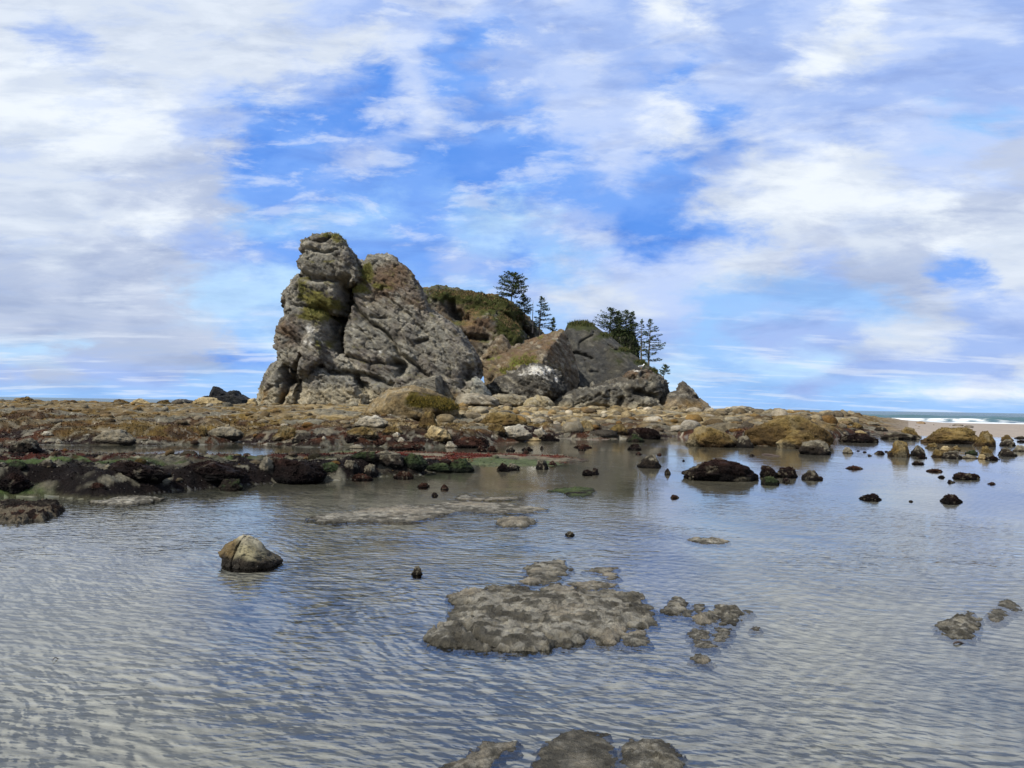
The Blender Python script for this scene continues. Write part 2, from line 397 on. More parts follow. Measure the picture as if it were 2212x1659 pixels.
def hit(px, py):                   # first point of the ground seen at a pixel
    ys = np.concatenate([np.arange(3, 100, .25)]); xs = (px-1106)/FPX*ys
    z = np.maximum(terrain(xs, ys), 0); qx, qy = proj(xs, ys, z)
    k = np.argmax(qy <= py) if np.any(qy <= py) else len(ys)-1
    return xs[k], ys[k], z[k]

ncol, nrow = 1050, 640
us = np.linspace(-.86, .86, ncol); ysr = np.exp(np.linspace(math.log(2.0), math.log(170), nrow))
UU, YY = np.meshgrid(us, ysr); XX = (UU*YY).ravel(); YF = YY.ravel()
tz, tcx = terrain(XX, YF, True)
idx = np.arange(ncol*nrow).reshape(nrow, ncol)
quads = np.stack([idx[:-1, :-1], idx[:-1, 1:], idx[1:, 1:], idx[1:, :-1]], -1).reshape(-1, 4)
# split: sandy bed under the pool and the rocky reef share one ground sheet, two materials
m_s = bpy.data.materials.new('wet_sand'); m_s.use_nodes = True; t = NT(m_s.node_tree); pb = t.n['Principled BSDF']
pos = t.new('ShaderNodeNewGeometry').outputs['Position']
at = t.new('ShaderNodeAttribute', attribute_name='Col').outputs['Color']
big = t.noise(pos, .8, 4, .6).outputs['Fac']; grain = t.noise(pos, 90, 3, .7).outputs['Fac']; patch = t.noise(pos, 2.6, 6, .65, .6).outputs['Fac']
sc_ = t.mix(1.0, at, t.vmath('SCALE', (1, 1, 1), scale=t.math('ADD', t.map(big, .3, .7, .85, 1.15), t.map(grain, .3, .7, -.12, .12))), 'MULTIPLY')
sc_ = t.mix(t.map(patch, .54, .74, 0, .5, True), sc_, lin((92, 96, 102)))
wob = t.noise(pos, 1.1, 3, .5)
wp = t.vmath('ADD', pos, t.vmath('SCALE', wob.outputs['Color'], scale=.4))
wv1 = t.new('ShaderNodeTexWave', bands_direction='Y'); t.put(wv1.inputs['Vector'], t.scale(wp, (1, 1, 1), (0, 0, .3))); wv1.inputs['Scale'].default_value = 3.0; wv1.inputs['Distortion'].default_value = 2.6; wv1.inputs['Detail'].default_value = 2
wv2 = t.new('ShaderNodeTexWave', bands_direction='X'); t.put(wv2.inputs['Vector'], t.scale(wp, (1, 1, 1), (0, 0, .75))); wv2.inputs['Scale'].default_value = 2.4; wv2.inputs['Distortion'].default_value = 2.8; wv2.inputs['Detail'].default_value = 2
sx = t.new('ShaderNodeSeparateXYZ'); t.put(sx.inputs[0], pos)
sel = t.map(sx.outputs[0], .2, .9, 0, 1, True)
wm = t.new('ShaderNodeMix'); t.put(wm.inputs[0], sel); t.put(wm.inputs[2], wv1.outputs['Fac']); t.put(wm.inputs[3], wv2.outputs['Fac'])
hh = t.math('ADD', t.math('MULTIPLY', wm.outputs[0], t.map(t.noise(pos, .9, 4, .6).outputs['Fac'], .4, .6, .35, 1.1, True)), t.math('MULTIPLY', patch, .9))
bp = t.new('ShaderNodeBump'); bp.inputs['Strength'].default_value = 1.0; bp.inputs['Distance'].default_value = .02; t.put(bp.inputs['Height'], hh)
sc_ = t.mix(1.0, sc_, t.vmath('SCALE', (1, 1, 1), scale=t.map(wm.outputs[0], .1, .95, .9, 1.16, True)), 'MULTIPLY')  # pale crests, darker troughs: bright caustic lines on the bed put into the colour
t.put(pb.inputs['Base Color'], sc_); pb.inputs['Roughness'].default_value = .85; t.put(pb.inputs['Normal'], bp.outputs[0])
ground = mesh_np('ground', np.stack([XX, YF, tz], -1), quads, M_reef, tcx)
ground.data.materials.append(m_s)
pxs = 1106+UU*FPX
zq = tz.reshape(nrow, ncol)
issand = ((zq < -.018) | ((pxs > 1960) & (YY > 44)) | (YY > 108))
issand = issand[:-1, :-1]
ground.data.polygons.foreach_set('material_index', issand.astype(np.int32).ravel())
tag(ground, kind='structure')
# ground under the camera and beyond the sides, to the horizon
def sheet(name, pts, mat, z, kind='structure'):
    co = [(a, b, z) for a, b in pts]
    o = mesh_np(name, co, [list(range(len(pts)))], mat, np.tile(C(124, 120, 112), (len(pts), 1)), False); tag(o, kind=kind); return o
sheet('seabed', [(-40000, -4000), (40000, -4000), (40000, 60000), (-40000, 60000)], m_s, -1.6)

# ------------------------------------------------------------------ water
def water_mat(name, near):
    m = bpy.data.materials.new(name); m.use_nodes = True; t = NT(m.node_tree); t.n.clear()
    pos = t.new('ShaderNodeNewGeometry').outputs['Position']
    if near:
        wrp = t.vmath('ADD', pos, t.vmath('SCALE', t.noise(pos, .35, 3).outputs['Color'], scale=1.3))
        a = t.noise(t.rscale(wrp, -.16, (4.2, 11.0, 1)), 1.0, 1.5, .4, .1).outputs['Fac']
        b = t.noise(t.rscale(pos, .2, (11.0, 26., 1)), 1.0, 1.5, .5, .1).outputs['Fac']
        c = t.noise(t.rscale(wrp, -.05, (1.2, 3.2, 1)), 1.0, 2, .5).outputs['Fac']
        d = t.noise(t.rscale(wrp, .75, (4, 12, 1)), 1.0, 1.5, .5).outputs['Fac']
        calm = t.map(t.noise(pos, .28, 3, .5, .4).outputs['Fac'], .38, .62, .35, 1.15, True)
        sx = t.new('ShaderNodeSeparateXYZ'); t.put(sx.inputs[0], pos)
        farf = t.math('MULTIPLY', t.map(sx.outputs[1], 6.5, 15, 1.0, .22, True), t.map(sx.outputs[1], 3, 7, .7, 1.0, True))
        h = t.math('ADD', t.math('ADD', a, t.math('MULTIPLY', b, .3)), t.math('ADD', t.math('MULTIPLY', c, .7), t.math('MULTIPLY', d, .5)))
        h = t.math('MULTIPLY', h, t.math('MULTIPLY', calm, farf))
        bd, rg = .0135, .0
    else:
        wrp = t.vmath('ADD', pos, t.vmath('SCALE', t.noise(pos, .02, 3).outputs['Color'], scale=20))
        h = t.math('ADD', t.noise(t.scale(wrp, (.03, .14, 1)), 1.0, 6, .6).outputs['Fac'], t.math('MULTIPLY', t.noise(t.scale(pos, (.4, 1.4, 1)), 1.0, 4, .6).outputs['Fac'], .12))
        bd, rg = 1.3, .12
    bp = t.new('ShaderNodeBump'); bp.inputs['Strength'].default_value = 1; bp.inputs['Distance'].default_value = bd; t.put(bp.inputs['Height'], h)
    gl = t.new('ShaderNodeBsdfGlossy'); gl.inputs['Roughness'].default_value = rg; gl.inputs['Color'].default_value = (.97, .98, 1, 1); t.put(gl.inputs['Normal'], bp.outputs[0])
    fr = t.new('ShaderNodeFresnel'); fr.inputs['IOR'].default_value = 1.48 if near else 1.34; t.put(fr.inputs['Normal'], bp.outputs[0])
    if near:
        tr = t.new('ShaderNodeBsdfTransparent'); tr.inputs['Color'].default_value = (.95, .96, .95, 1)
    else:
        at = t.new('ShaderNodeAttribute', attribute_name='Col').outputs['Color']
        tr = t.new('ShaderNodeBsdfDiffuse'); t.put(tr.inputs['Color'], at)
    mx = t.new('ShaderNodeMixShader'); t.put(mx.inputs[0], fr.outputs[0] if near else t.math('MULTIPLY', fr.outputs[0], .55)); t.l.new(tr.outputs[0], mx.inputs[1]); t.l.new(gl.outputs[0], mx.inputs[2])
    o = t.new('ShaderNodeOutputMaterial')
    if near: t.l.new(mx.outputs[0], o.inputs[0])
    else:
        fo = t.new('ShaderNodeAttribute', attribute_name='Foam').outputs['Fac']
        fd = t.new('ShaderNodeBsdfDiffuse'); fd.inputs['Color'].default_value = (.85, .87, .88, 1)
        m2_ = t.new('ShaderNodeMixShader'); t.put(m2_.inputs[0], fo); t.l.new(mx.outputs[0], m2_.inputs[1]); t.l.new(fd.outputs[0], m2_.inputs[2]); t.l.new(m2_.outputs[0], o.inputs[0])
    return m
pool = mesh_np('water', [(-95, 0.2, 0), (95, 0.2, 0), (95, 100, 0), (-95, 100, 0)], [[0, 1, 2, 3]], water_mat('pool_water', True), smooth=False)
tag(pool, kind='structure')
# the sea with its breakers, past the reef and the beach
OZ = -.35
oy = np.concatenate([np.linspace(101, 260, 330), np.exp(np.linspace(math.log(262), math.log(50000), 70))]); ou = np.linspace(-1.1, 1.1, 700)
OU, OY = np.meshgrid(ou, oy); ox = (OU*OY).ravel(); oyf = OY.ravel(); opx = 1106+OU.ravel()*FPX
nz = fbm(xy3(ox, oyf*2.2, 18.), 4, 71); nf = fbm(xy3(ox, oyf*1.5, 2.2), 4, 73); nl = fbm(xy3(ox, oyf*.2, 14.), 3, 77)
oz = np.full(len(ox), OZ); foam = np.zeros(len(ox)); ocol = np.tile(C(74, 96, 106), (len(ox), 1))
for (yc, hgt, wdt, p0, p1, fm) in ((158, .62, 2.0, 1880, 2180, .85), (142, .16, 1.2, 1850, 2300, .6), (133, .12, 1.2, 1700, 2500, .9), (182, .9, 3.2, 1960, 2800, .0), (215, 1.0, 4.0, 1700, 2500, .0), (165, .5, 3, -900, 500, .15)):
    yw = yc+3.2*nl+.0*nz; d = oyf-yw
    along = sm(p0-60, p0+40, opx)*sm(p1+60, p1-60, opx)
    prof = np.where(d < 0, np.exp(-(d/(wdt*.55))**2), np.exp(-(d/(wdt*1.5))**2))
    oz += hgt*prof*along*(1+.35*nz)
    face = np.exp(-((d+wdt*.35)/(wdt*.6))**2)*along
    ocol = lerp(ocol, C(66, 94, 96), face*.8*(hgt > .5))
    if fm:
        brk = sm(-.1, .2, nl+nf*.35+(.3 if hgt < .5 else 0)+(.35*np.exp(-((opx-1945)/45)**2) if hgt > 1 else 0))
        foam = np.maximum(foam, fm*along*brk*np.where(d < 0, np.exp(-(d/(wdt*1.1))**2), np.exp(-(d/(wdt*.35))**2))*sm(-.6, .0, nf))
foam = np.maximum(foam, sm(138, 124, oyf)*sm(-.15, .2, nf)*.55*sm(1700, 1850, opx))
oz += .06*nz*sm(110, 130, oyf)
idx = np.arange(len(ou)*len(oy)).reshape(len(oy), len(ou))
oq = np.stack([idx[:-1, :-1], idx[:-1, 1:], idx[1:, 1:], idx[1:, :-1]], -1).reshape(-1, 4)
ocean = mesh_np('ocean', np.stack([ox, oyf, oz], -1), oq, water_mat('sea_water', False), ocol)
fa = ocean.data.attributes.new('Foam', 'FLOAT', 'POINT'); fa.data.foreach_set('value', np.clip(foam, 0, 1).astype(np.float32))
tag(ocean, kind='structure')

# ------------------------------------------------------------------ sea stacks
def R1(x, y): return 518.4+x*.25, 466.6+y*.25
def R2(x, y): return 1002.3+x*.25, 553+y*.25
def lump(bm, pts, D, conv, thick=6., back=.75, extra=()):
    """convex block: outline pixels (rx, ry[, off]) at distance D+off, a shrunken copy of the outline behind"""
    vs = []
    w3 = []
    for p in pts:
        a, b = conv(p[0], p[1]); off = p[2] if len(p) > 2 else 0
        w3.append(P(a, b, D+off))
    c = np.mean(w3, 0)
    for q in w3: vs.append(bm.verts.new(q))
    for q in w3:
        e = c+(q-c)*back; e[1] = D+thick; vs.append(bm.verts.new(e))
    ctr = []
    for p in extra:
        a, b = conv(p[0], p[1]); vs.append(bm.verts.new(P(a, b, D+p[2])))
    r = bmesh.ops.convex_hull(bm, input=vs)
    bmesh.ops.delete(bm, geom=[g for g in set(r['geom_interior']+r['geom_unused']) if isinstance(g, bmesh.types.BMVert)], context='VERTS')
def front(pts, D, conv, off, sh=.6, dx=0, dy=0):
    """auto front face: the outline shrunk towards its centre and brought nearer"""
    cx = sum(p[0] for p in pts)/len(pts)+dx; cy = sum(p[1] for p in pts)/len(pts)+dy
    return [(cx+(p[0]-cx)*sh, cy+(p[1]-cy)*sh, off) for p in pts]
def get_np(me):
    co = np.empty(len(me.vertices)*3, np.float32); me.vertices.foreach_get('co', co)
    no = np.empty(len(me.vertices)*3, np.float32); me.vertex_normals.foreach_get('vector', no)
    return co.reshape(-1, 3).astype(float), no.reshape(-1, 3).astype(float)
def remeshed(bm, name, voxel, smooth=3):
    me = bpy.data.meshes.new(name); bm.to_mesh(me); bm.free()
    o = bpy.data.objects.new(name, me); COL.objects.link(o)
    r = o.modifiers.new('r', 'REMESH'); r.mode = 'VOXEL'; r.voxel_size = voxel; r.use_smooth_shade = True
    if smooth: s_ = o.modifiers.new('s', 'SMOOTH'); s_.iterations = smooth; s_.factor = .5
    dg = bpy.context.evaluated_depsgraph_get()
    me2 = bpy.data.meshes.new_from_object(o.evaluated_get(dg)); o.modifiers.clear(); o.data = me2; bpy.data.meshes.remove(me)
    return o
def seg_d(x, z, poly):
    best = np.full(len(x), 1e9)
    for (a, b) in zip(poly[:-1], poly[1:]):
        ax, az = a[0], a[2]; bx, bz = b[0], b[2]; L = (bx-ax)**2+(bz-az)**2+1e-9
        t = np.clip(((x-ax)*(bx-ax)+(z-az)*(bz-az))/L, 0, 1)
        best = np.minimum(best, np.hypot(x-ax-t*(bx-ax), z-az-t*(bz-az)))
    return best
def strata(co, ang, sq):
    c, s = math.cos(ang), math.sin(ang)
    x = co[:, 0]*c+co[:, 2]*s; z = -co[:, 0]*s+co[:, 2]*c
    return np.stack([x, co[:, 1], z*sq], -1)
def sculpt(o, amp=(.5, .35, .2, .08), ang=R(-33), sq=2.2, cracks=(), D=90, scale=1.0):
    co, no = get_np(o.data); q = strata(co, ang, sq)/scale
    d = amp[0]*(.6*fbm(co/4.5/scale, 3, 101)+.4*ridged(q/3.2, 3, 131))
    wv_ = np.zeros(len(co)); wj = np.stack([fbm(co/2/scale, 3, 5), fbm(co/2/scale, 3, 6), fbm(co/2/scale, 3, 7)], -1)
    F1, F2, cid = worley(q/2.7+.3*wj, 103, want=wv_); d += amp[1]*((cid-.5)*.7+wv_*2.4)
    F1, F2, cid = worley(q/1.05+.35*wj, 113, want=wv_); d += amp[1]*.42*((cid-.5)*.8+wv_*2.4)
    F1, F2, cid = worley(q/.45+.35*wj, 117, want=wv_); d += amp[1]*.2*((cid-.5)*.8+wv_*2.4)
    F1, F2, cid = worley(q*[1, 1, 1.5]/3.4+.22*wj+.05*fbm(co/.6, 2, 121)[:, None], 123); d -= amp[2]*1.1*np.exp(-((F2-F1)/.028)**2)
    F1, F2, cid = worley(q/1.5+.3*wj, 127); d -= amp[2]*.35*np.exp(-((F2-F1)/.05)**2)
    d += amp[2]*.42*ridged(q*[.5, .8, 1.7]/1.1, 5, 107, .62); d += amp[3]*fbm(co/.35/scale, 3, 109)
    co = co+no*d[:, None]
    for (poly, conv, wid, dep) in cracks:
        pl = [P(*conv(a, b), D) for a, b in poly]
        dd = seg_d(co[:, 0]+.25*fbm(co/1.2, 2, 91), co[:, 2]+.25*fbm(co/1.2, 2, 92), pl)
        co[:, 1] += dep*np.exp(-(dd/wid)**2)*(no[:, 1] < .3)
    o.data.vertices.foreach_set('co', co.astype(np.float32).ravel()); o.data.update()
    o.data.polygons.foreach_set('use_smooth', np.ones(len(o.data.polygons), bool))
def blobmask(co, conv, D, blobs):
    """patches of cover centred where the photo shows them: (rx, ry, rad_x, rad_y, strength)"""
    mm = np.zeros(len(co)); px, py = proj(co[:, 0], co[:, 1], co[:, 2])
    for (a, b, ra, rb, s_) in blobs:
        c = P(*conv(a, b), D); sx_, sz_ = ra*.25/FPX*D, rb*.25/FPX*D
        mm = np.maximum(mm, s_*np.exp(-(((co[:, 0]-c[0])/sx_)**2+((co[:, 2]-c[2])/sz_)**2)))
    return mm
def colour_stack(o, base, alt, lowz=2.2, gain=1.15, streak=.55, moss=(), conv=R1, D=90, grassy=0.0, white=(), brown=(), lowc=(176, 166, 140), mossc=(104, 100, 50)):
    co, no = get_np(o.data); N = len(co)
    n1 = fbm(co/3.2, 4, 201); n2 = fbm(co/.8, 4, 205); n3 = fbm(co/9, 3, 207); q = strata(co, R(-33), 2.5); n4 = fbm(q/1.1, 4, 209)
    c = lerp(np.tile(C(*base), (N, 1)), C(*alt), sm(-.25, .3, n1))
    c = lerp(c, C(170, 164, 146), sm(.05, .4, n4)*streak)  # pale streaks along the strata, painting bright highlights into the rock colour
    c = lerp(c, C(66, 64, 60), sm(.05, .45, -n4+.2*n2)*.55)
    if brown: c = lerp(c, C(112, 92, 72), np.clip(blobmask(co, conv, D, brown)*1.3, 0, 1)*sm(-.5, .1, n2+n1))
    if moss: c = lerp(c, C(*mossc), sm(.25, .65, blobmask(co, conv, D, moss)+.5*n2+.3*n1+.25*no[:, 2]))
    if grassy: c = lerp(c, lerp(np.tile(C(66, 76, 30), (N, 1)), C(112, 92, 60), sm(-.1, .3, n1+n2*.4)), sm(.35, .7, no[:, 2]*grassy+.35*n2+.2*n1))
    if white: c = lerp(c, C(216, 213, 203), sm(.3, .7, blobmask(co, conv, D, white)+.35*n4+.45*fbm(co*[1, 1, .22]/.4, 3, 221)))
    lz = sm(lowz+.9, lowz-.5, co[:, 2]+.6*n1+.3*n2)
    c = lerp(c, lerp(np.tile(C(*lowc), (N, 1)), C(150, 122, 72), sm(.0, .4, n1+.4*n2)), lz*.85)
    setcol(o.data, c*gain); o.data.materials.clear(); o.data.materials.append(M_stack)

def block(bm, pts, D, conv, off, sh=.6, thick=6, back=.75, dx=0, dy=0):
    lump(bm, pts, D, conv, thick, back, front(pts, D, conv, off, sh, dx, dy))
bm = bmesh.new()
D0 = 90
block(bm, [(520, 240), (610, 185), (720, 147), (800, 150), (870, 180), (920, 260), (995, 370), (960, 430), (700, 410), (545, 335)], D0, R1, -4, .84, 7)
block(bm, [(488, 390), (530, 338), (640, 270), (880, 270), (985, 370), (1045, 470), (1045, 560), (960, 610), (880, 594), (700, 562), (555, 535), (518, 455)], D0, R1, -4.4, .85, 7)
block(bm, [(540, 490), (440, 560), (375, 660), (335, 770), (378, 850), (560, 900), (900, 850), (950, 690), (930, 560), (700, 480)], D0, R1, -4.6, .82, 9)
block(bm, [(450, 790), (370, 890), (322, 970), (305, 1040), (320, 1200), (345, 1300), (560, 1400), (870, 1250), (880, 920), (700, 800), (520, 770)], D0-.4, R1, -4.8, .84, 9)
lump(bm, [(1078, 382), (1100, 345), (1200, 335), (1300, 350), (1420, 420), (1500, 500), (1550, 620), (1600, 700), (1645, 820), (1655, 950), (1600, 1150), (1400, 1450), (1050, 1450), (905, 1150), (915, 950), (965, 700)], D0, R1, 10, .75, [(1110, 375, -1.5), (1290, 375, -1.5), (1480, 510, -1.9), (1590, 720, -2.2), (1640, 950, -2.9), (1600, 1150, -3.8), (1400, 1440, -5.4), (1060, 1440, -5.4), (912, 1150, -4.4), (922, 950, -3.8), (972, 710, -2.9)])
block(bm, [(1000, 370), (1080, 385), (1150, 500), (1150, 800), (930, 780), (880, 600)], D0+2.2, R1, -1.0, .8, 6)
block(bm, [(800, 700), (1100, 700), (1100, 1500), (700, 1500), (600, 1000)], D0+3, R1, -1.5, .9, 9)
lump(bm, [(1640, 815), (1760, 880), (1880, 960), (1950, 1080), (2060, 1210), (2088, 1300), (2080, 1400), (1950, 1470), (1700, 1520), (1480, 1450), (1450, 1000)], D0, R1, 9, .75, [(1640, 845, -2.4), (1750, 900, -2.6), (1868, 985, -3.0), (1930, 1095, -3.4), (2020, 1225, -3.6), (2030, 1300, -3.8), (2010, 1390, -3.4), (1930, 1450, -4), (1700, 1500, -5.4), (1480, 1450, -5.5), (1460, 1000, -3.1)])
block(bm, [(700, 1190), (860, 1180), (980, 1240), (1060, 1350), (1050, 1420), (900, 1420), (700, 1350), (650, 1260)], D0-3.4, R1, -1.8, .6, 6)
block(bm, [(560, 1330), (660, 1290), (820, 1330), (1000, 1390), (1130, 1500), (1190, 1580), (1190, 1720), (430, 1720), (470, 1560), (520, 1440)], D0-3.4, R1, -3.2, .62, 9, dy=-10)
block(bm, [(340, 1240), (270, 1370), (190, 1450), (150, 1540), (150, 1700), (480, 1720), (545, 1450), (480, 1330), (400, 1260)], D0-2.4, R1, -3.0, .72, 9)
block(bm, [(320, 1235), (250, 1300), (185, 1440), (200, 1500), (330, 1500), (360, 1300)], D0+3, R1, -2, .6, 6)
block(bm, [(570, 970), (640, 958), (690, 1030), (740, 1130), (720, 1260), (570, 1420), (480, 1380), (440, 1260), (520, 1160)], D0-4.5, R1, -2.5, .6, 6)
block(bm, [(1050, 1440), (1300, 1370), (1450, 1330), (1700, 1390), (1680, 1600), (1400, 1640), (1050, 1640)], D0-3.2, R1, -2.6, .7, 8)
block(bm, [(1500, 1450), (1700, 1400), (1900, 1400), (2050, 1430), (2100, 1620), (1450, 1640)], D0-3.4, R1, -2.0, .8, 8)
main = remeshed(bm, 'sea_stack', .12, 5)
cracks = [([(940, 640), (955, 760), (925, 860), (880, 960), (870, 1060), (905, 1165)], R1, .55, 4.2),
          ([(760, 840), (840, 900), (880, 1000)], R1, .5, 1.8),
          ([(1010, 780), (1090, 880), (1170, 955), (1300, 1025), (1380, 1120), (1440, 1220), (1560, 1320), (1660, 1390)], R1, .22, 1.6),
          ([(1390, 1290), (1440, 1310), (1440, 1350)], R1, .6, 2.4),
          ([(480, 1340), (520, 1420), (560, 1440)], R1, .45, 2.2), ([(650, 1240), (590, 1340), (540, 1420), (500, 1530), (450, 1640)], R1, .25, 1.5),
          ([(1560, 1110), (1600, 1090), (1640, 1080)], R1, .25, 1.0), ([(1480, 870), (1560, 960), (1680, 1060)], R1, .13, .5), ([(1000, 900), (1150, 1060), (1230, 1180)], R1, .12, .45), ([(1700, 1000), (1800, 1180), (1840, 1330)], R1, .12, .4), ([(1250, 650), (1330, 760), (1460, 860)], R1, .18, .7),
          ([(540, 330), (700, 340), (800, 375), (900, 350)], R1, .2, .8), ([(610, 210), (680, 260), (800, 270), (870, 200)], R1, .2, 1.0),
          ([(560, 540), (700, 590), (900, 600), (1000, 580)], R1, .3, 1.4), ([(375, 800), (420, 790)], R1, .7, 2.0), ([(540, 800), (740, 850)], R1, .2, .6),
          ([(1060, 1390), (1110, 1460), (1130, 1510)], R1, .3, 1.4), ([(870, 1370), (1060, 1380), (1200, 1400), (1360, 1470)], R1, .28, 1.3),
          ([(1320, 910), (1250, 920), (1180, 900)], R1, .15, .6), ([(1000, 1230), (1200, 1290), (1400, 1290)], R1, .18, .7), ([(1950, 1460), (1990, 1350), (2060, 1330)], R1, .6, 1.8)]
sculpt(main, (.24, .24, .30, .12), cracks=cracks)
colour_stack(main, (138, 135, 124), (112, 106, 98), 2.8, 1.12,
             moss=[(680, 800, 130, 110, 1.15), (780, 760, 90, 50, 1.2), (560, 680, 60, 120, .75), (1070, 450, 55, 110, 1.2), (1000, 620, 110, 45, 1.1), (1180, 590, 100, 30, .8), (640, 880, 120, 30, 1.0), (830, 190, 60, 50, .6), (750, 1110, 60, 50, .5), (720, 400, 100, 20, .5), (740, 165, 90, 20, .7), (650, 730, 120, 90, .9)], conv=R1, D=86,
             white=[(620, 985, 50, 35, 1.0), (660, 1110, 80, 30, .55), (1190, 1180, 60, 40, .45)], brown=[(1250, 550, 200, 180, .8), (1350, 450, 150, 100, .7), (400, 1020, 120, 130, .7), (1500, 730, 120, 80, .6)])
tag(main, 'tall weathered grey sea stack with a head-like block on top and a mossy ledge', 'sea stack')

def stack(name, label, blocks, voxel, amp, base, alt, D, cat='rock outcrop', mat=None, ang=R(-33), cracks=(), scale=1., sq=2.2, **kw):
    bm = bmesh.new()
    for b in blocks:
        if b[0] == 'lump': lump(bm, *b[1:])
        else: block(bm, *b)
    o = remeshed(bm, name, voxel); sculpt(o, amp, ang, sq, cracks, D, scale); colour_stack(o, base, alt, D=D, **kw)
    if mat: o.data.materials[0] = mat
    tag(o, label, cat); return o

def Dm(x, y): return x, y
J = stack('grassy_hill_rock', 'broad grass-topped headland rock behind the right shoulder of the tallest stack',
      [([(906, 645), (914, 624), (940, 618), (1002, 627), (1072, 639), (1104, 646), (1124, 668), (1150, 705), (1120, 770), (1060, 810), (960, 810), (920, 730)], 118, Dm, -5, .8, 16),
       ([(0, 480), (200, 440), (420, 560), (550, 690), (575, 830), (430, 1000), (-150, 1000), (-200, 600)], 113, R2, -4, .7, 12),
       ([(480, 470), (590, 570), (650, 670), (705, 700), (740, 900), (560, 950), (450, 800)], 120, R2, -3, .7, 12)], .23, (.5, .4, .3, .12), (84, 82, 77), (96, 86, 72), 112, lowz=.5, conv=R2,
      moss=[(400, 600, 130, 200, 1.3), (150, 450, 150, 70, 1.2), (430, 720, 100, 60, 1.2), (-50, 340, 300, 60, 1.3), (250, 400, 200, 80, 1.2)], brown=[(100, 560, 260, 120, 1.0), (300, 370, 100, 50, .8), (50, 400, 60, 60, 1)], grassy=.75, mossc=(66, 70, 32),
      cracks=[([(-120, 420), (-60, 520), (20, 560)], R2, .8, 3), ([(470, 540), (530, 620), (560, 720)], R2, .6, 2.5), ([(0, 700), (100, 720), (200, 730)], R2, .4, 1.5)])
K = stack('wedge_rock', 'brown wedge-shaped rock with a dark right face in front of the dome',
      [('lump', [(870, 660, 0), (940, 880, 1), (1000, 1030, 1), (960, 1200, 0), (700, 1240, -4), (200, 1200, -2), (145, 880, 0), (480, 792, 0), (640, 718, 0), (760, 660, 0), (845, 640, 0)], 106, R2, 9, .9, [(845, 655, -1), (705, 820, -8), (682, 905, -10), (700, 1100, -10), (860, 1200, -3), (600, 1200, -9), (300, 1080, -5)]),
       ([(130, 900), (245, 780), (290, 695), (335, 675), (400, 765), (440, 830), (330, 950)], 106, R2, -2, .6, 6)], .17, (.2, .2, .2, .09), (112, 100, 82), (120, 104, 80), 102, conv=R2, lowz=1.0,
      moss=[(520, 930, 110, 30, 1.2), (380, 1000, 70, 25, 1.1), (250, 880, 60, 20, .5)], brown=[(650, 760, 240, 120, 1.1), (500, 850, 200, 60, 1.)], mossc=(108, 112, 50))
guano = stack('guano_rock', 'low dark rock with white bird-stained crown at the foot of the wedge-shaped rock',
      [([(190, 1130), (330, 1035), (480, 985), (620, 925), (700, 930), (830, 1010), (880, 1080), (890, 1170), (820, 1230), (500, 1290), (250, 1270), (195, 1200)], 97, R2, -4, .55, 6, .75, 0, 40)], .15, (.35, .3, .25, .12), (78, 76, 70), (88, 84, 76), 93, conv=R2, lowz=.6,
      white=[(640, 985, 170, 60, .7), (820, 1050, 60, 50, .6), (520, 1010, 80, 40, .5)], ang=R(-20), sq=3)
L = stack('dome_rock', 'large smooth dark dome rock capped with green turf',
      [('lump', [(858, 720, 0), (870, 640, 0), (892, 592, 0), (950, 570, 0), (1060, 568, 0), (1130, 600, 0), (1250, 690, 0), (1370, 795, 0), (1530, 905, 0), (1650, 985, 0), (1730, 1060, 0), (1790, 1260, 0), (860, 1260, 0), (860, 1000, 0)], 120, R2, 14, .8,
        [(930, 660, -2), (1060, 640, -2), (1180, 740, -3.), (1450, 960, -4), (1560, 1200, -5), (1000, 1180, -6), (960, 900, -4)])], .22, (.2, .05, .08, .05), (56, 56, 54), (64, 62, 54), 117, conv=R2, lowz=.5,
      moss=[(1020, 590, 130, 32, 1.5), (1230, 680, 60, 25, 1.0), (1400, 810, 80, 22, .9), (1560, 920, 90, 22, 1.0), (1660, 990, 70, 25, 1.1)], mossc=(48, 52, 28), mat=M_smooth, ang=R(25), sq=1.5, streak=.12,
      cracks=[([(920, 850), (980, 835), (1050, 850), (1100, 890)], R2, .22, 1.0), ([(1000, 800), (1010, 740), (1100, 690), (1130, 650)], R2, .16, .5), ([(1250, 770), (1300, 815), (1330, 815)], R2, .2, .6), ([(1040, 900), (1060, 1000), (1150, 1010)], R2, .16, .4)])
Mr = stack('honeycomb_ridge_rock', 'long sloping grey ridge rock with a pitted tan crest below the dome',
      [([(740, 1290), (900, 1185), (1130, 1150), (1270, 1120), (1400, 1060), (1500, 1110), (1600, 1350), (740, 1400)], 96, R2, -4, .6, 6, .75, 0, 30),
       ([(1290, 1120), (1390, 1050), (1480, 992), (1560, 983), (1660, 1010), (1735, 1060), (1768, 1150), (1745, 1230), (1680, 1400), (1200, 1400)], 97, R2, -5, .6, 7, .75, 0, 60),
       ([(1400, 1350), (1440, 1290), (1520, 1222), (1640, 1215), (1695, 1265), (1700, 1400), (1400, 1420)], 91, R2, -2, .6, 4)], .15, (.35, .4, .3, .14), (96, 93, 84), (84, 80, 72), 93, conv=R2, lowz=1.6,
      brown=[(1560, 1010, 130, 40, 1.2)], white=[(1530, 985, 40, 12, .7)], ang=R(20),
      cracks=[([(1480, 1180), (1560, 1190), (1640, 1210)], R2, .35, 1.6), ([(1500, 1060), (1520, 1090)], R2, .4, 1.4), ([(1570, 1040), (1600, 1080)], R2, .35, 1.2), ([(1330, 1330), (1360, 1230)], R2, .3, 1.2), ([(1130, 1290), (1230, 1310)], R2, .3, 1.)])
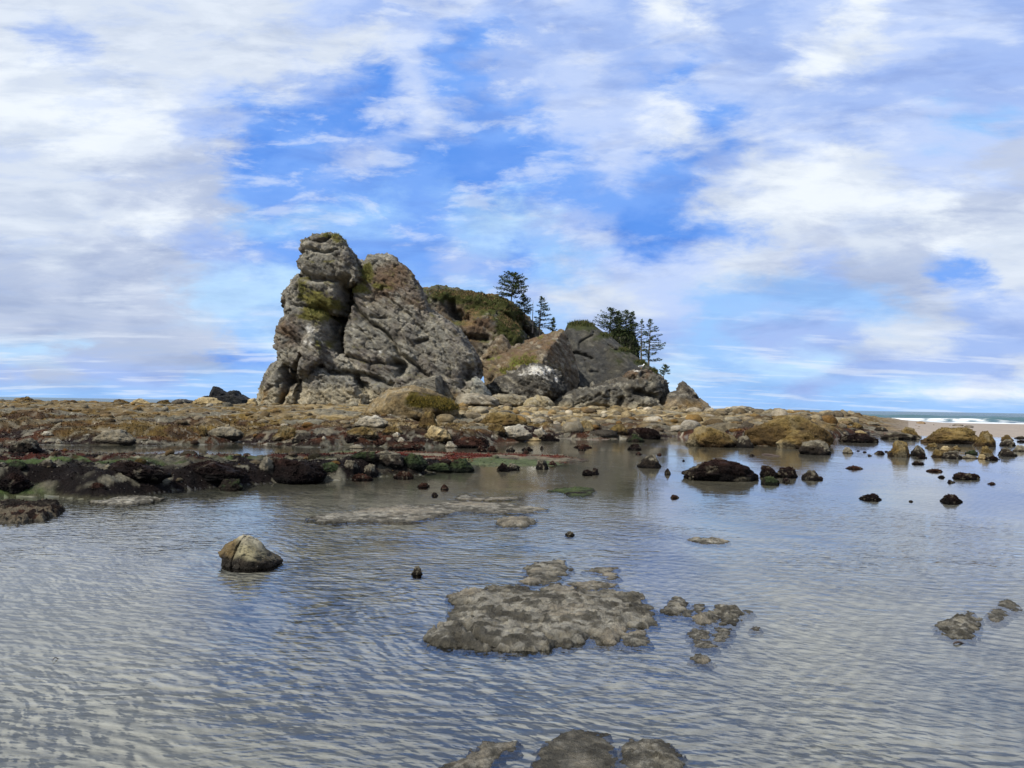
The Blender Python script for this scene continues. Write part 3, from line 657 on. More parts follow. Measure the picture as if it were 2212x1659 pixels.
fin = stack('shark_fin_rock', 'small cone-shaped rock with a leaning spike, rightmost of the stacks',
      [([(1660, 1300), (1740, 1222), (1800, 1168), (1870, 1157), (1960, 1175), (2050, 1235), (2120, 1292), (2195, 1362), (2195, 1400), (1650, 1400)], 94, R2, -4, .5, 5),
       ([(1868, 1200), (1871, 1095), (1892, 1078), (1955, 1138), (2040, 1225), (1960, 1260)], 93, R2, -1, .55, 3)], .13, (.18, .2, .16, .08), (98, 92, 82), (84, 80, 72), 92, conv=R2, lowz=2.3, lowc=(150, 134, 108))
knoll = stack('ivy_knoll_rock', 'dark bushy knoll rock behind the dome, under the dense trees',
      [([(1240, 700), (1320, 655), (1440, 660), (1488, 720), (1506, 790), (1492, 890), (1480, 1000), (1290, 1000)], 136, R2, -3, .7, 8)], .3, (.5, .3, .2, .1), (40, 46, 28), (52, 56, 32), 133, conv=R2, lowz=.5, grassy=.6)
# pale cones and low blocks at the foot of the stacks
stack('pale_cone_rock', 'pale grey pointed rock standing right of the tallest stack base', [([(0, 1290), (-8, 1180), (30, 1095), (78, 1034), (108, 1042), (150, 1080), (195, 1135), (245, 1210), (260, 1290)], 87, R2, -2.5, .45, 3)], .1, (.15, .18, .14, .07), (150, 150, 138), (132, 130, 118), 86, conv=R2, lowz=.8, cat='rock')
stack('leaning_slab_rock', 'grey slanted slab rock with a sharp right tip leaning on the tallest stack', [([(1360, 1530), (1380, 1470), (1540, 1425), (1650, 1408), (1728, 1368), (1748, 1400), (1752, 1500), (1760, 1560)], 84, R1, -2, .6, 3)], .1, (.12, .16, .12, .06), (126, 122, 110), (112, 108, 98), 83, conv=R1, lowz=.6, cat='rock')
for i, (pts, D, lab, cl) in enumerate([
    ([(-80, 1300), (-60, 1210), (60, 1190), (200, 1200), (300, 1240), (320, 1310)], 84, 'smooth pale rock block just below the pale grey pointed rock', ((158, 150, 132), (146, 136, 116))),
    ([(230, 1310), (240, 1200), (300, 1190), (420, 1195), (540, 1230), (580, 1270), (520, 1320)], 86, 'long low tan rock shelf below the dark guano-stained rock', ((152, 142, 118), (140, 130, 110))),
    ([(500, 1330), (530, 1250), (620, 1215), (720, 1220), (780, 1260), (800, 1330)], 83, 'rounded tan rock left of the foot of the pitted ridge rock', ((160, 146, 112), (140, 128, 100))),
    ([(-320, 1330), (-300, 1260), (-180, 1235), (-100, 1260), (-60, 1330)], 82, 'low grey-tan rock between the big mossy dome boulder and pale cone', ((150, 146, 132), (134, 128, 112)))]):
    stack('shore_rock', lab, [(pts, D, R2, -2, .6, 3)], .11, (.15, .15, .12, .07), cl[0], cl[1], D-1, conv=R2, lowz=.5, cat='rock')
# far out in the sea
def R3(x, y): return x*.25, 829.5+y*.25
stack('distant_sea_stack', 'dark jagged islet far off in the sea left of the stacks', [([(1655, 210), (1680, 135), (1760, 108), (1960, 84), (2045, 80), (2080, 105), (2130, 118), (2170, 138), (2180, 210)], 310, R3, -6, .6, 10),
    ([(1790, 120), (1834, 26), (1850, 16), (1868, 30), (1890, 72), (1960, 90), (1900, 130)], 308, R3, -3, .6, 6), ([(1930, 110), (1975, 62), (2028, 48), (2055, 85), (2060, 120)], 309, R3, -3, .6, 6)], .25, (.12, .25, .25, .15), (24, 26, 30), (30, 30, 32), 305, conv=R3, lowz=-50, scale=2.2, gain=.8, streak=.1)
stack('distant_reef_rock', 'tiny dark reef rock low on the sea beside the distant islet', [([(1500, 175), (1500, 148), (1525, 133), (1570, 130), (1610, 140), (1645, 152), (1650, 175)], 300, R3, -5, .6, 6)], .4, (.3, .3, .2, .1), (30, 30, 32), (34, 34, 34), 298, conv=R3, lowz=-50, scale=2)

# ------------------------------------------------------------------ turf on the tops
def tufts(name, o, n, h, cols, maskfn, parent, w_=.03):
    co, no = get_np(o.data); nv = len(co)
    ok = np.where(maskfn(co, no))[0]
    if len(ok) == 0: return None
    rs = np.random.RandomState(3); pick = rs.choice(ok, n)
    base = co[pick]+rs.uniform(-.12, .12, (n, 3)); hh = h*rs.uniform(.4, 1.3, n); ang = rs.uniform(0, 6.283, n)
    dx = np.cos(ang)*w_; dy = np.sin(ang)*w_
    lean = rs.normal(0, .35, (n, 2))
    a = base+np.stack([dx, dy, -.05+0*dx], 1); b = base-np.stack([dx, dy, .05+0*dx], 1)
    c = base+np.stack([lean[:, 0]*hh, lean[:, 1]*hh, hh], 1)
    v = np.stack([a, b, c], 1).reshape(-1, 3); f = np.arange(3*n).reshape(-1, 3)
    cc = np.array([C(*q) for q in cols])[rs.randint(0, len(cols), n)]*rs.uniform(.7, 1.25, (n, 1))
    return mesh_np(name, v, f, M_grass, np.repeat(cc, 3, 0), False, parent)
GC = [(64, 66, 32), (96, 82, 52), (56, 58, 28), (112, 92, 66), (84, 70, 46)]
JM = [(400, 560, 120, 160, 1.3), (150, 400, 150, 70, 1.2), (430, 720, 90, 50, 1.2), (-100, 310, 380, 50, 1.3), (250, 400, 150, 70, 1.2)]
tufts('turf', J, 20000, .2, GC, lambda c, n: (n[:, 2] > .3) & (blobmask(c, R2, 112, JM)+.25*fbm(c/1.5, 3, 5) > .6), J, .06)
tufts('turf', L, 9000, .4, [(52, 62, 26), (66, 72, 32), (80, 74, 44)], lambda c, n: (n[:, 2] > .3) & (blobmask(c, R2, 119, [(1020, 585, 110, 25, 1.5), (1230, 680, 60, 18, 1.2), (1400, 810, 80, 18, 1.2), (1560, 920, 90, 18, 1.2), (1660, 990, 70, 18, 1.2)]) > .5), L, .06)
tufts('turf', knoll, 9000, .7, [(36, 44, 22), (46, 54, 26)], lambda c, n: (c[:, 2] > 3), knoll, .14)
mm = {}
def mainmask(c, n):
    b = blobmask(c, R1, 86, [(680, 800, 110, 90, 1.0), (1070, 450, 45, 90, 1.), (1000, 620, 100, 40, .9), (780, 160, 110, 20, .9), (560, 640, 70, 60, .7)])
    return (b > .55) & (n[:, 2] > .15)
tufts('turf', main, 6000, .28, [(96, 98, 46), (116, 108, 60), (84, 86, 40)], mainmask, main, .045)
tufts('turf', K, 3000, .22, [(104, 108, 50), (130, 112, 74)], lambda c, n: (n[:, 2] > .3) & (c[:, 2] > 3) & (blobmask(c, R2, 102, [(520, 915, 130, 40, 1), (380, 990, 80, 30, 1)])+.5*fbm(c/.8, 3, 4) > .6), K, .05)

# ------------------------------------------------------------------ boulders and slabs
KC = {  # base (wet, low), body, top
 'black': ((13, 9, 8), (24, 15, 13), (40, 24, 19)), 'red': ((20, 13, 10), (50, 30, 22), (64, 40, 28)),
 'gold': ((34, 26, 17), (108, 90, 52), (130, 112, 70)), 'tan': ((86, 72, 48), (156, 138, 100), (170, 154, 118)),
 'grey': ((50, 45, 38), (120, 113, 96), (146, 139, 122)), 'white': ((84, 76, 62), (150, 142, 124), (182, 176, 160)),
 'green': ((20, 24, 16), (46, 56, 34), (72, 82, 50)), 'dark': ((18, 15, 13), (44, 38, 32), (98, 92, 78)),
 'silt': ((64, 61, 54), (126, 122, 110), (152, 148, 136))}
KM = {'black': M_wet, 'red': M_wet, 'green': M_wet, 'dark': M_wet, 'gold': M_boul, 'tan': M_boul, 'grey': M_boul, 'white': M_boul, 'silt': M_mud}
_ico = {}
def ico(n):
    if n not in _ico:
        b = bmesh.new(); bmesh.ops.create_icosphere(b, subdivisions=n, radius=1)
        _ico[n] = (np.array([v.co[:] for v in b.verts]), np.array([[v.index for v in f.verts] for f in b.faces])); b.free()
    return _ico[n]
def rock_shape(seed, n, facets=7, rough=.17, flat=.0):
    rs = np.random.RandomState(seed); v, f = ico(n); p = v.copy()
    p = p*(1+.22*fbm(v*1.1+seed*3.7, 3, seed)[:, None])
    for _ in range(facets):
        q = rs.normal(size=3); q[2] = abs(q[2])*.9; q /= np.linalg.norm(q); c = rs.uniform(.62, .88)
        dd = p@q-c; p = p-np.where(dd > 0, dd*.88, 0)[:, None]*q
    p = p*(1+rough*1.2*fbm(p*3.1+seed, 4, seed+5)+rough*.75*ridged(p*5+seed, 4, seed+6))[:, None]
    return p, f
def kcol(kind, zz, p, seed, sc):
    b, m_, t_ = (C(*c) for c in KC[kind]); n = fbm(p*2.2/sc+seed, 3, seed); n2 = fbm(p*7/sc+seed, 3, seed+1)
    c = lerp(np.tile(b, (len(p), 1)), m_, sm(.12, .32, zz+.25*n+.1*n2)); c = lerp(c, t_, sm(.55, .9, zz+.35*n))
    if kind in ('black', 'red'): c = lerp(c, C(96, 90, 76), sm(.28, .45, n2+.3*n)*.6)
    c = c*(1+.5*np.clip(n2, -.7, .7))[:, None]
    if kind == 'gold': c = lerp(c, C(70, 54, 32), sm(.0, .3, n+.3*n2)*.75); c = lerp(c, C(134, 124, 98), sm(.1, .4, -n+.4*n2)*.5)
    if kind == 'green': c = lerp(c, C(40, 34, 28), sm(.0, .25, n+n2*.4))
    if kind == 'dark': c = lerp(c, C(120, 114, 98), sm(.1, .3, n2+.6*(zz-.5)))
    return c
NB = [0]; H_TUFT = True
def boulder(px, pb, w, h, kind, label, cat='boulder', group=None, name='boulder', yd=None, depth=None, seed=None, facets=6, zb=None):
    """px centre, pb base line, w/h in photo pixels; stands on the ground or in the pool at that pixel"""
    NB[0] += 1; seed = seed or NB[0]*13+5
    if yd is None: x, y, z = hit(px, pb)
    else: y = yd; x = P(px, pb, y)[0]; z = max(terrain1(x, y), 0)
    if zb is not None: z = zb
    k = y/FPX; Wd = w*k; Hh = h*k; dp = depth or (.8*Wd if Wd < 3*Hh else .55*Wd)
    tpx = Wd/y*FPX; n = 5 if w > 45 else (4 if w > 14 else 3)
    p, f = rock_shape(seed, n, facets if w > 45 else facets+2, .17 if w > 45 else .22)
    p = p/np.array([np.ptp(p[:, 0])/2, np.ptp(p[:, 1])/2, 1]); p[:, 2] = (p[:, 2]-p[:, 2].min())/np.ptp(p[:, 2])
    p[:, 0] -= (p[:, 0].max()+p[:, 0].min())/2
    bury = .3 if w > 60 else .48
    zz = (p[:, 2]-bury)/(1-bury)
    q = p.copy(); q[:, 0] *= 1+.22*sm(.6, .0, zz); q[:, 0] /= np.abs(q[:, 0][zz > -.1]).max(); q[:, 0] *= Wd/2; q[:, 1] *= dp/2; q[:, 2] = zz*Hh
    yc = y+dp*.42
    s_ = yc/y; q[:, 0] *= s_**.5
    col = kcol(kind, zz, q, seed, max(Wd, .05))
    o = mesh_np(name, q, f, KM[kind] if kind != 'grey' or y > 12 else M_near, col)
    o.location = (P(px, pb, yc)[0], yc, z-.0)
    if kind in ('black', 'red', 'gold', 'green') and w > 22 and H_TUFT:
        nt = int(min(9000, 30+w*h*1.6)); s0 = .55*k*(1.9 if kind in ('black', 'red') else 1.3)
        tri = q[f]; nrm = np.cross(tri[:, 1]-tri[:, 0], tri[:, 2]-tri[:, 0]); ar = np.linalg.norm(nrm, axis=1); nrm /= ar[:, None]+1e-12
        rs = np.random.RandomState(seed); pr = ar*((tri[:, :, 2].mean(1) > .0)); fi_ = rs.choice(len(f), nt, p=pr/pr.sum()); bc = rs.dirichlet((1, 1, 1), nt)
        b0 = (tri[fi_]*bc[:, :, None]).sum(1); nn = nrm[fi_]; cc = col[f[fi_, 0]]*rs.uniform(.55, 1.5, (nt, 1))
        keep = fbm(b0/max(Wd*.16, .03)+seed, 3, seed+9) > (-.12 if kind in ('black', 'red') else .05); b0, nn, cc = b0[keep], nn[keep], cc[keep]; nt = len(b0)
        e = rs.normal(0, 1, (nt, 3))*s0; tip = b0+nn*s0*rs.uniform(.8, 2.6, (nt, 1))+rs.normal(0, .7, (nt, 3))*s0+np.array([0, 0, -.8*s0])
        vv = np.stack([b0+e-nn*s0*.3, b0-e-nn*s0*.3, tip], 1).reshape(-1, 3)
        if nt: wd = mesh_np('seaweed_cover', vv, np.arange(3*nt).reshape(-1, 3), M_weed, np.repeat(cc, 3, 0), False, o); wd['kind'] = 'stuff'
    tag(o, label, cat, group); return o

def slab(pts, H, kind, label, name='flat_rock', cat='rock', edge=.12, res=None, rough=1.0, tilt=(0, 0), mat=None, groove=(), group=None, seed=None):
    """flat rock from the outline of its waterline (photo pixels on the pool surface), a domed heightfield with a skirt below water"""
    NB[0] += 1; seed = seed or NB[0]*17
    H = H*.72; poly = np.array([G(a, b)[:2] for a, b in pts]); mn, mx = poly.min(0), poly.max(0); c0 = (mn+mx)/2
    ext = mx-mn; res = res or max(.008, max(ext)/230); pad = edge*.6+.02
    nx = int((ext[0]+2*pad)/res)+2; ny = int((ext[1]+2*pad)/res)+2
    X_, Y_ = np.meshgrid(np.linspace(mn[0]-pad, mx[0]+pad, nx), np.linspace(mn[1]-pad, mx[1]+pad, ny)); x = X_.ravel(); y = Y_.ravel()
    we = min(edge, .2); wx = x+we*.35*fbm(xy3(x, y, we*1.6), 3, seed)+we*.5*fbm(xy3(x, y, we*.4), 4, seed+30, .6); wy = y+we*.35*fbm(xy3(x, y, we*1.6), 3, seed+1)+we*.5*fbm(xy3(x, y, we*.4), 4, seed+31, .6)
    d = np.full(len(x), 1e9); ins = np.zeros(len(x), bool)
    for i in range(len(poly)):
        a = poly[i]; b = poly[(i+1) % len(poly)]; L_ = ((b-a)**2).sum()+1e-12
        t = np.clip(((wx-a[0])*(b[0]-a[0])+(wy-a[1])*(b[1]-a[1]))/L_, 0, 1)
        d = np.minimum(d, np.hypot(wx-a[0]-t*(b[0]-a[0]), wy-a[1]-t*(b[1]-a[1])))
        cr_ = ((a[1] > wy) != (b[1] > wy)) & (wx < (b[0]-a[0])*(wy-a[1])/(b[1]-a[1]+1e-12)+a[0]); ins ^= cr_
    d = np.where(ins, d, -d)
    ed = min(edge, .09); up = np.clip(d/ed, 0, 1); prof = np.sqrt(1-(1-up)**2)*(.42+.58*np.clip(d/edge/1.4, 0, 1.1))
    z = H*.85*prof*(1+tilt[0]*(x-c0[0])/ext[0]+tilt[1]*(y-c0[1])/ext[1])
    nb = fbm(xy3(x, y, edge*2.2), 4, seed+3); nf = fbm(xy3(x, y, edge*.35), 4, seed+4); rg = ridged(np.stack([x/(edge*1.4), y/(edge*.5), 0*x], -1), 4, seed+5)
    rg2 = ridged(np.stack([x/.16+.5*nb, y/.10+.5*nb, 0*x], -1), 6, seed+8, .7); F1s, F2s, cs_ = worley(np.stack([x/.22+.3*nb, y/.13, 0*x], -1), seed+11, 2)
    wv_ = np.zeros(len(x)); worley(np.stack([x/.13+.6*nb, y/.08+.5*nf, 0*x], -1), seed+21, 2, want=wv_)
    tq = (x*.45+y*1.1)/.13+1.6*nb+.5*nf
    z = z+(H*rough*1.25*(.40*nb+.22*rg2+.12*(cs_-.5)+.7*wv_+.42*((tq-np.floor(tq))-.5))+.011*min(1, H/.04)*nf)*sm(-.1, .9, up)
    z = np.where(d < 0, np.maximum(d*1.7, -.08), z)
    dark = np.zeros(len(x))
    for (gp, gw, gd) in groove:
        gl_ = [np.array([G(a, b)[0], 0, G(a, b)[1]]) for a, b in gp]; dd = seg_d(x, y, gl_); e = np.exp(-(dd/gw)**2); z = z-gd*e
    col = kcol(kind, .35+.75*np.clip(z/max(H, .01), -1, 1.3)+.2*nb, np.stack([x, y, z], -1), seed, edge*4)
    if kind == 'silt': col = lerp(col, C(66, 63, 55), sm(.0, .35, rg*.5+nf*.8)*.78); col = lerp(col, C(146, 138, 122), sm(.0, .3, nb-.3*rg)*.75)
    if kind == 'red': col = lerp(col, C(104, 97, 82), sm(-.05, .25, rg+nf*.5)*.85); col = lerp(col, C(20, 14, 12), sm(.05, .3, nb-rg*.4)*.9)
    col = lerp(col, C(74, 70, 61), sm(.010, -.004, z+.006*nf)*.7); col = lerp(col, C(124, 123, 115), sm(-.004, -.03, z+.008*nf))
    idx = np.arange(nx*ny).reshape(ny, nx); q = np.stack([idx[:-1, :-1], idx[:-1, 1:], idx[1:, 1:], idx[1:, :-1]], -1).reshape(-1, 4)
    keep = (z[q].max(1) > -.078)
    o = mesh_np(name, np.stack([x-c0[0], y-c0[1], z], -1), q[keep], mat or KM[kind], col)
    o.location = (c0[0], c0[1], 0); tag(o, label, cat, group); return o
def R8(x, y): return 777.6+x*.3906, 1123+y*.3906
def R9(x, y): return 1469+x*.3359, 1123+y*.3359
def R7(x, y): return x*.3906, 1123+y*.3906
def R5(x, y): return 1036.8+x*.25, 812+y*.25
def R4(x, y): return 518.4+x*.25, 812+y*.25
def R6(x, y): return 1555+x*.2969, 812+y*.2969
def cv(f, pts): return [f(*p) for p in pts]
slab(cv(R8, [(392, 690), (395, 625), (440, 590), (465, 535), (500, 490), (468, 450), (500, 412), (600, 398), (700, 392), (760, 358), (900, 372), (960, 388), (1020, 395), (1060, 368), (1150, 372), (1260, 398), (1360, 388), (1480, 398), (1570, 425), (1560, 462), (1630, 500), (1640, 580), (1590, 605), (1450, 602), (1425, 650), (1380, 692), (1310, 692), (1300, 650), (1200, 695), (1080, 712), (900, 735), (740, 728), (560, 705), (430, 705)]),
     .07, 'silt', 'wide flat silty grey rock slab, the largest in the near water', edge=.2, tilt=(-.5, -.5), res=.0085,
     groove=[(cv(R8, [(570, 600), (620, 650), (680, 690), (740, 710)]), .022, .09), (cv(R8, [(1010, 655), (1060, 680), (1130, 690)]), .02, .05), (cv(R8, [(500, 470), (620, 480), (900, 470)]), .03, .03), (cv(R8, [(1000, 400), (1250, 420), (1500, 470)]), .02, .025)])
FL = [
 (R8, [(915, 275), (950, 238), (1050, 228), (1150, 232), (1160, 262), (1120, 310), (1085, 352), (960, 362), (885, 345), (930, 310)], .05, 'small silty rock patch touching the far side of the wide slab'),
 (R8, [(1240, 280), (1330, 262), (1425, 264), (1400, 285), (1450, 318), (1370, 332), (1330, 300)], .025, 'thin bent silty rock strip right of the small patch behind the wide slab'),
 (R8, [(1140, 352), (1300, 340), (1425, 354), (1420, 376), (1280, 384), (1200, 375)], .025, 'narrow silty rock strip along the far edge of the wide slab'),
 (R8, [(1440, 645), (1500, 620), (1590, 612), (1592, 690), (1520, 700), (1455, 690)], .03, 'small layered silty rock at the near right corner of the wide slab'),
 (R8, [(1676, 515), (1685, 465), (1720, 425), (1780, 425), (1810, 460), (1800, 500), (1760, 525)], .05, 'rounded silty rock just right of the wide slab'),
 (R8, [(1855, 515), (1855, 470), (1890, 462), (1912, 490), (1890, 520)], .03, 'small silty knob in the middle of the rock cluster right of the slab'),
 (R8, [(1780, 530), (1800, 497), (1836, 500), (1832, 535)], .02, 'tiny silty knob between the rounded rock and the cluster'),
 (R8, [(1835, 555), (1860, 525), (1930, 520), (1985, 540), (1960, 570), (1880, 580)], .05, 'dark rough rock at the left of the cluster right of the slab'),
 (R8, [(1955, 500), (1985, 470), (2030, 475), (2100, 480), (2112, 500), (2090, 550), (2040, 580), (1990, 585), (1975, 530)], .06, 'tallest rough rock of the cluster right of the slab'),
 (R8, [(1812, 640), (1850, 600), (1935, 620), (1945, 655), (1850, 660)], .025, 'flat layered rock at the near left of the cluster'),
 (R8, [(1955, 650), (1970, 600), (2060, 600), (2060, 630), (2010, 672), (1965, 668)], .03, 'flat pale silty rock at the near right of the cluster'),
 (R8, [(1845, 700), (1850, 668), (1930, 670), (1975, 705), (1900, 712)], .02, 'low oval rock at the near end of the cluster'),
 (R8, [(1828, 765), (1860, 750), (1910, 755), (1945, 780), (1900, 800), (1860, 782)], .035, 'lone brownish rock lump nearer than the cluster'),
 (R8, [(2120, 505), (2130, 495), (2168, 508), (2150, 522)], .012, 'tiny flat rock right of the cluster'),
 (R8, [(2165, 605), (2185, 590), (2225, 600), (2212, 614), (2175, 614)], .02, 'small brown stone alone right of the cluster'),
 (R8, [(600, 1300), (680, 1230), (760, 1230), (890, 1215), (860, 1270), (760, 1300), (740, 1400), (430, 1400), (440, 1360)], .018, 'half-sunk brown rock at the bottom edge, leftmost of the near three'),
 (R8, [(940, 1400), (1000, 1280), (1100, 1200), (1230, 1170), (1350, 1190), (1400, 1260), (1390, 1420)], .007, 'broad half-sunk silty rock at the bottom edge between two darker rocks'),
 (R8, [(1445, 1300), (1450, 1250), (1520, 1212), (1620, 1205), (1700, 1235), (1765, 1290), (1770, 1350), (1700, 1400), (1500, 1400), (1450, 1350)], .032, 'dark rough rounded rock at the bottom edge, rightmost of the near three'),
 (R9, [(1643, 660), (1690, 640), (1760, 615), (1850, 612), (1895, 650), (1912, 690), (1880, 740), (1830, 772), (1750, 762), (1700, 720)], .055, 'rough grey rock in the near water toward the right edge'),
 (R9, [(1832, 600), (1850, 582), (1890, 600), (1875, 615)], .015, 'tiny rock touching the far tip of the rough rock near the right edge'),
 (R9, [(2045, 545), (2060, 515), (2120, 510), (2165, 535), (2182, 575), (2140, 590), (2090, 565)], .03, 'farther of two flat rocks by the right edge'),
 (R9, [(1990, 590), (2030, 572), (2090, 590), (2070, 620), (2098, 650), (2030, 660), (2000, 640)], .03, 'nearer of two flat rocks by the right edge'),
 (R5, [(1795, 1418), (1840, 1400), (1930, 1405), (2000, 1395), (2090, 1410), (2140, 1430), (2080, 1450), (1900, 1448), (1840, 1435)], .035, 'long low silty rock alone in the open water right of centre'),
 (R5, [(150, 1285), (190, 1240), (300, 1225), (420, 1230), (500, 1262), (440, 1300), (300, 1312), (200, 1300)], .06, 'low oval silt bank rock right of the long sand bar'),
 (R4, [(595, 1240), (660, 1205), (800, 1180), (950, 1180), (1100, 1150), (1280, 1130), (1450, 1110), (1650, 1120), (1750, 1095), (2000, 1090), (2300, 1095), (2560, 1140), (2670, 1150), (2500, 1190), (2200, 1190), (1900, 1170), (1700, 1215), (1450, 1262), (1150, 1262), (850, 1262), (680, 1262)], .03, 'long low silt bar crossing the middle of the pool'),
 (R4, [(1880, 1065), (1890, 1030), (1950, 1025), (2010, 1050), (2400, 1045), (2430, 1058), (2100, 1075)], .02, 'thin silt strip behind the long silt bar'),
]
for (f, pts, H, lab) in FL:
    slab(cv(f, pts), H, 'silt', lab, edge=max(.05, min(.3, .25*np.ptp([G(*f(*p))[1] for p in pts]))))
slab(cv(R5, [(600, 1000), (700, 975), (800, 962), (960, 968), (980, 990), (960, 1035), (880, 1045), (780, 1040), (720, 1010)]), .03, 'green', 'flat patch of green weed on a barely showing rock in mid pool', edge=.3)
slab(cv(R3, [(-120, 1180), (-120, 1050), (60, 1040), (160, 1035), (230, 1045), (290, 1060), (330, 1025), (430, 1030), (520, 1060), (556, 1095), (480, 1130), (380, 1180), (260, 1180), (160, 1200)]), .13, 'red', 'flat weed-edged rock at the left edge in front of the ledge', edge=.35)
slab(cv(R3, [(770, 1015), (900, 1005), (1000, 980), (1120, 965), (1250, 970), (1390, 985), (1300, 1020), (1100, 1045), (900, 1040)]), .04, 'silt', 'thin flat rock awash just in front of the left ledge', edge=.25)
slab(cv(R5, [(120, 745), (130, 708), (300, 700), (490, 715), (470, 745), (300, 752)]), .03, 'red', 'flat strip of red weed right of the ledge tip', edge=.3)
slab(cv(R5, [(530, 722), (560, 705), (640, 712), (755, 705), (800, 722), (650, 730)]), .02, 'red', 'thin strip of red weed awash in mid pool', edge=.25)
slab(cv(R5, [(755, 735), (770, 715), (860, 708), (930, 722), (900, 740)]), .02, 'red', 'short strip of red weed right of the thin awash strip', edge=.25)

# the near boulder with the cleft
def near_boulder():
    v, f = ico(6); p, f = rock_shape(77, 6, 9, .13)
    p = p/np.array([np.ptp(p[:, 0])/2, np.ptp(p[:, 1])/2, 1]); p[:, 2] = (p[:, 2]-p[:, 2].min())/np.ptp(p[:, 2])
    x, y, z = G(533, 1226); k = y/FPX; Wd = 124*k; Hh = 60*k
    zz = (p[:, 2]-.36)/.64
    tp = np.where(p[:, 0] > 0, 1-.55*sm(.15, 1.0, p[:, 0]), 1-.12*sm(-.5, -1, p[:, 0]))   # slopes down to the right
    q = p.copy(); q[:, 0] = q[:, 0]*Wd/2; q[:, 1] *= .42*Wd; q[:, 2] = np.where(zz > 0, np.abs(zz)**.62*tp, zz*.6)*Hh*1.05
    q[:, 0] += np.where((zz > 0) & (q[:, 0] < 0), .10*Wd*sm(.5, 0, zz)*.35, 0)+np.where(q[:, 0] > 0, .16*Wd*sm(.55, .0, zz)*sm(0, .4*Wd, q[:, 0]), 0)           # undercut left
    cl = np.abs(q[:, 0]+.10*Wd+ (zz-.5)*-.14*Wd); cl = np.abs(cl+.02*Wd*fbm(p*3, 3, 4)); q[:, 1] += .06*Wd*np.exp(-(cl/(.012*Wd))**2)*(q[:, 1] < 0); q[:, 1] += -.035*Wd*sm(.0, .04*Wd, q[:, 0]+.10*Wd-(zz-.5)*.14*Wd)*(q[:, 1] < 0)
    n = fbm(q*9, 3, 5); n2 = fbm(q*26, 3, 6)
    c = lerp(np.tile(C(122, 116, 92), (len(q), 1)), C(150, 144, 124), sm(.55, .9, zz+.2*n))
    c = lerp(c, C(88, 72, 44), sm(-.05*Wd, -.2*Wd, q[:, 0]+.08*Wd*n)*sm(.95, .6, zz)*.85)
    c = lerp(c, C(36, 32, 26), sm(.26, .1, zz+.12*n)); c = lerp(c, C(44, 38, 32), sm(.22*Wd, .4*Wd, q[:, 0]+.1*Wd*n)*.8); c = lerp(c, C(48, 42, 34), sm(.35, .5, n2)*.7)  # dark waterline and speckles; the shade of the right end is painted in too
    o = mesh_np('boulder', q, f, M_near, c); o.location = (P(533, 1226, y+.3*Wd)[0], y+.3*Wd, 0)
    tag(o, 'pale greenish boulder with a diagonal cleft standing alone in the left near water', 'boulder')
near_boulder()
b_ = lambda f, x0, x1, yt, yb, kind, lab, **k: boulder(*(lambda a, b: ((a[0]+b[0])/2, b[1], b[0]-a[0], b[1]-a[1]))(f(x0, yt), f(x1, yb)), kind, lab, **k)
b_(R8, 283, 347, 288, 334, 'dark', 'small dark angular stone alone right of the cleft boulder', facets=9)
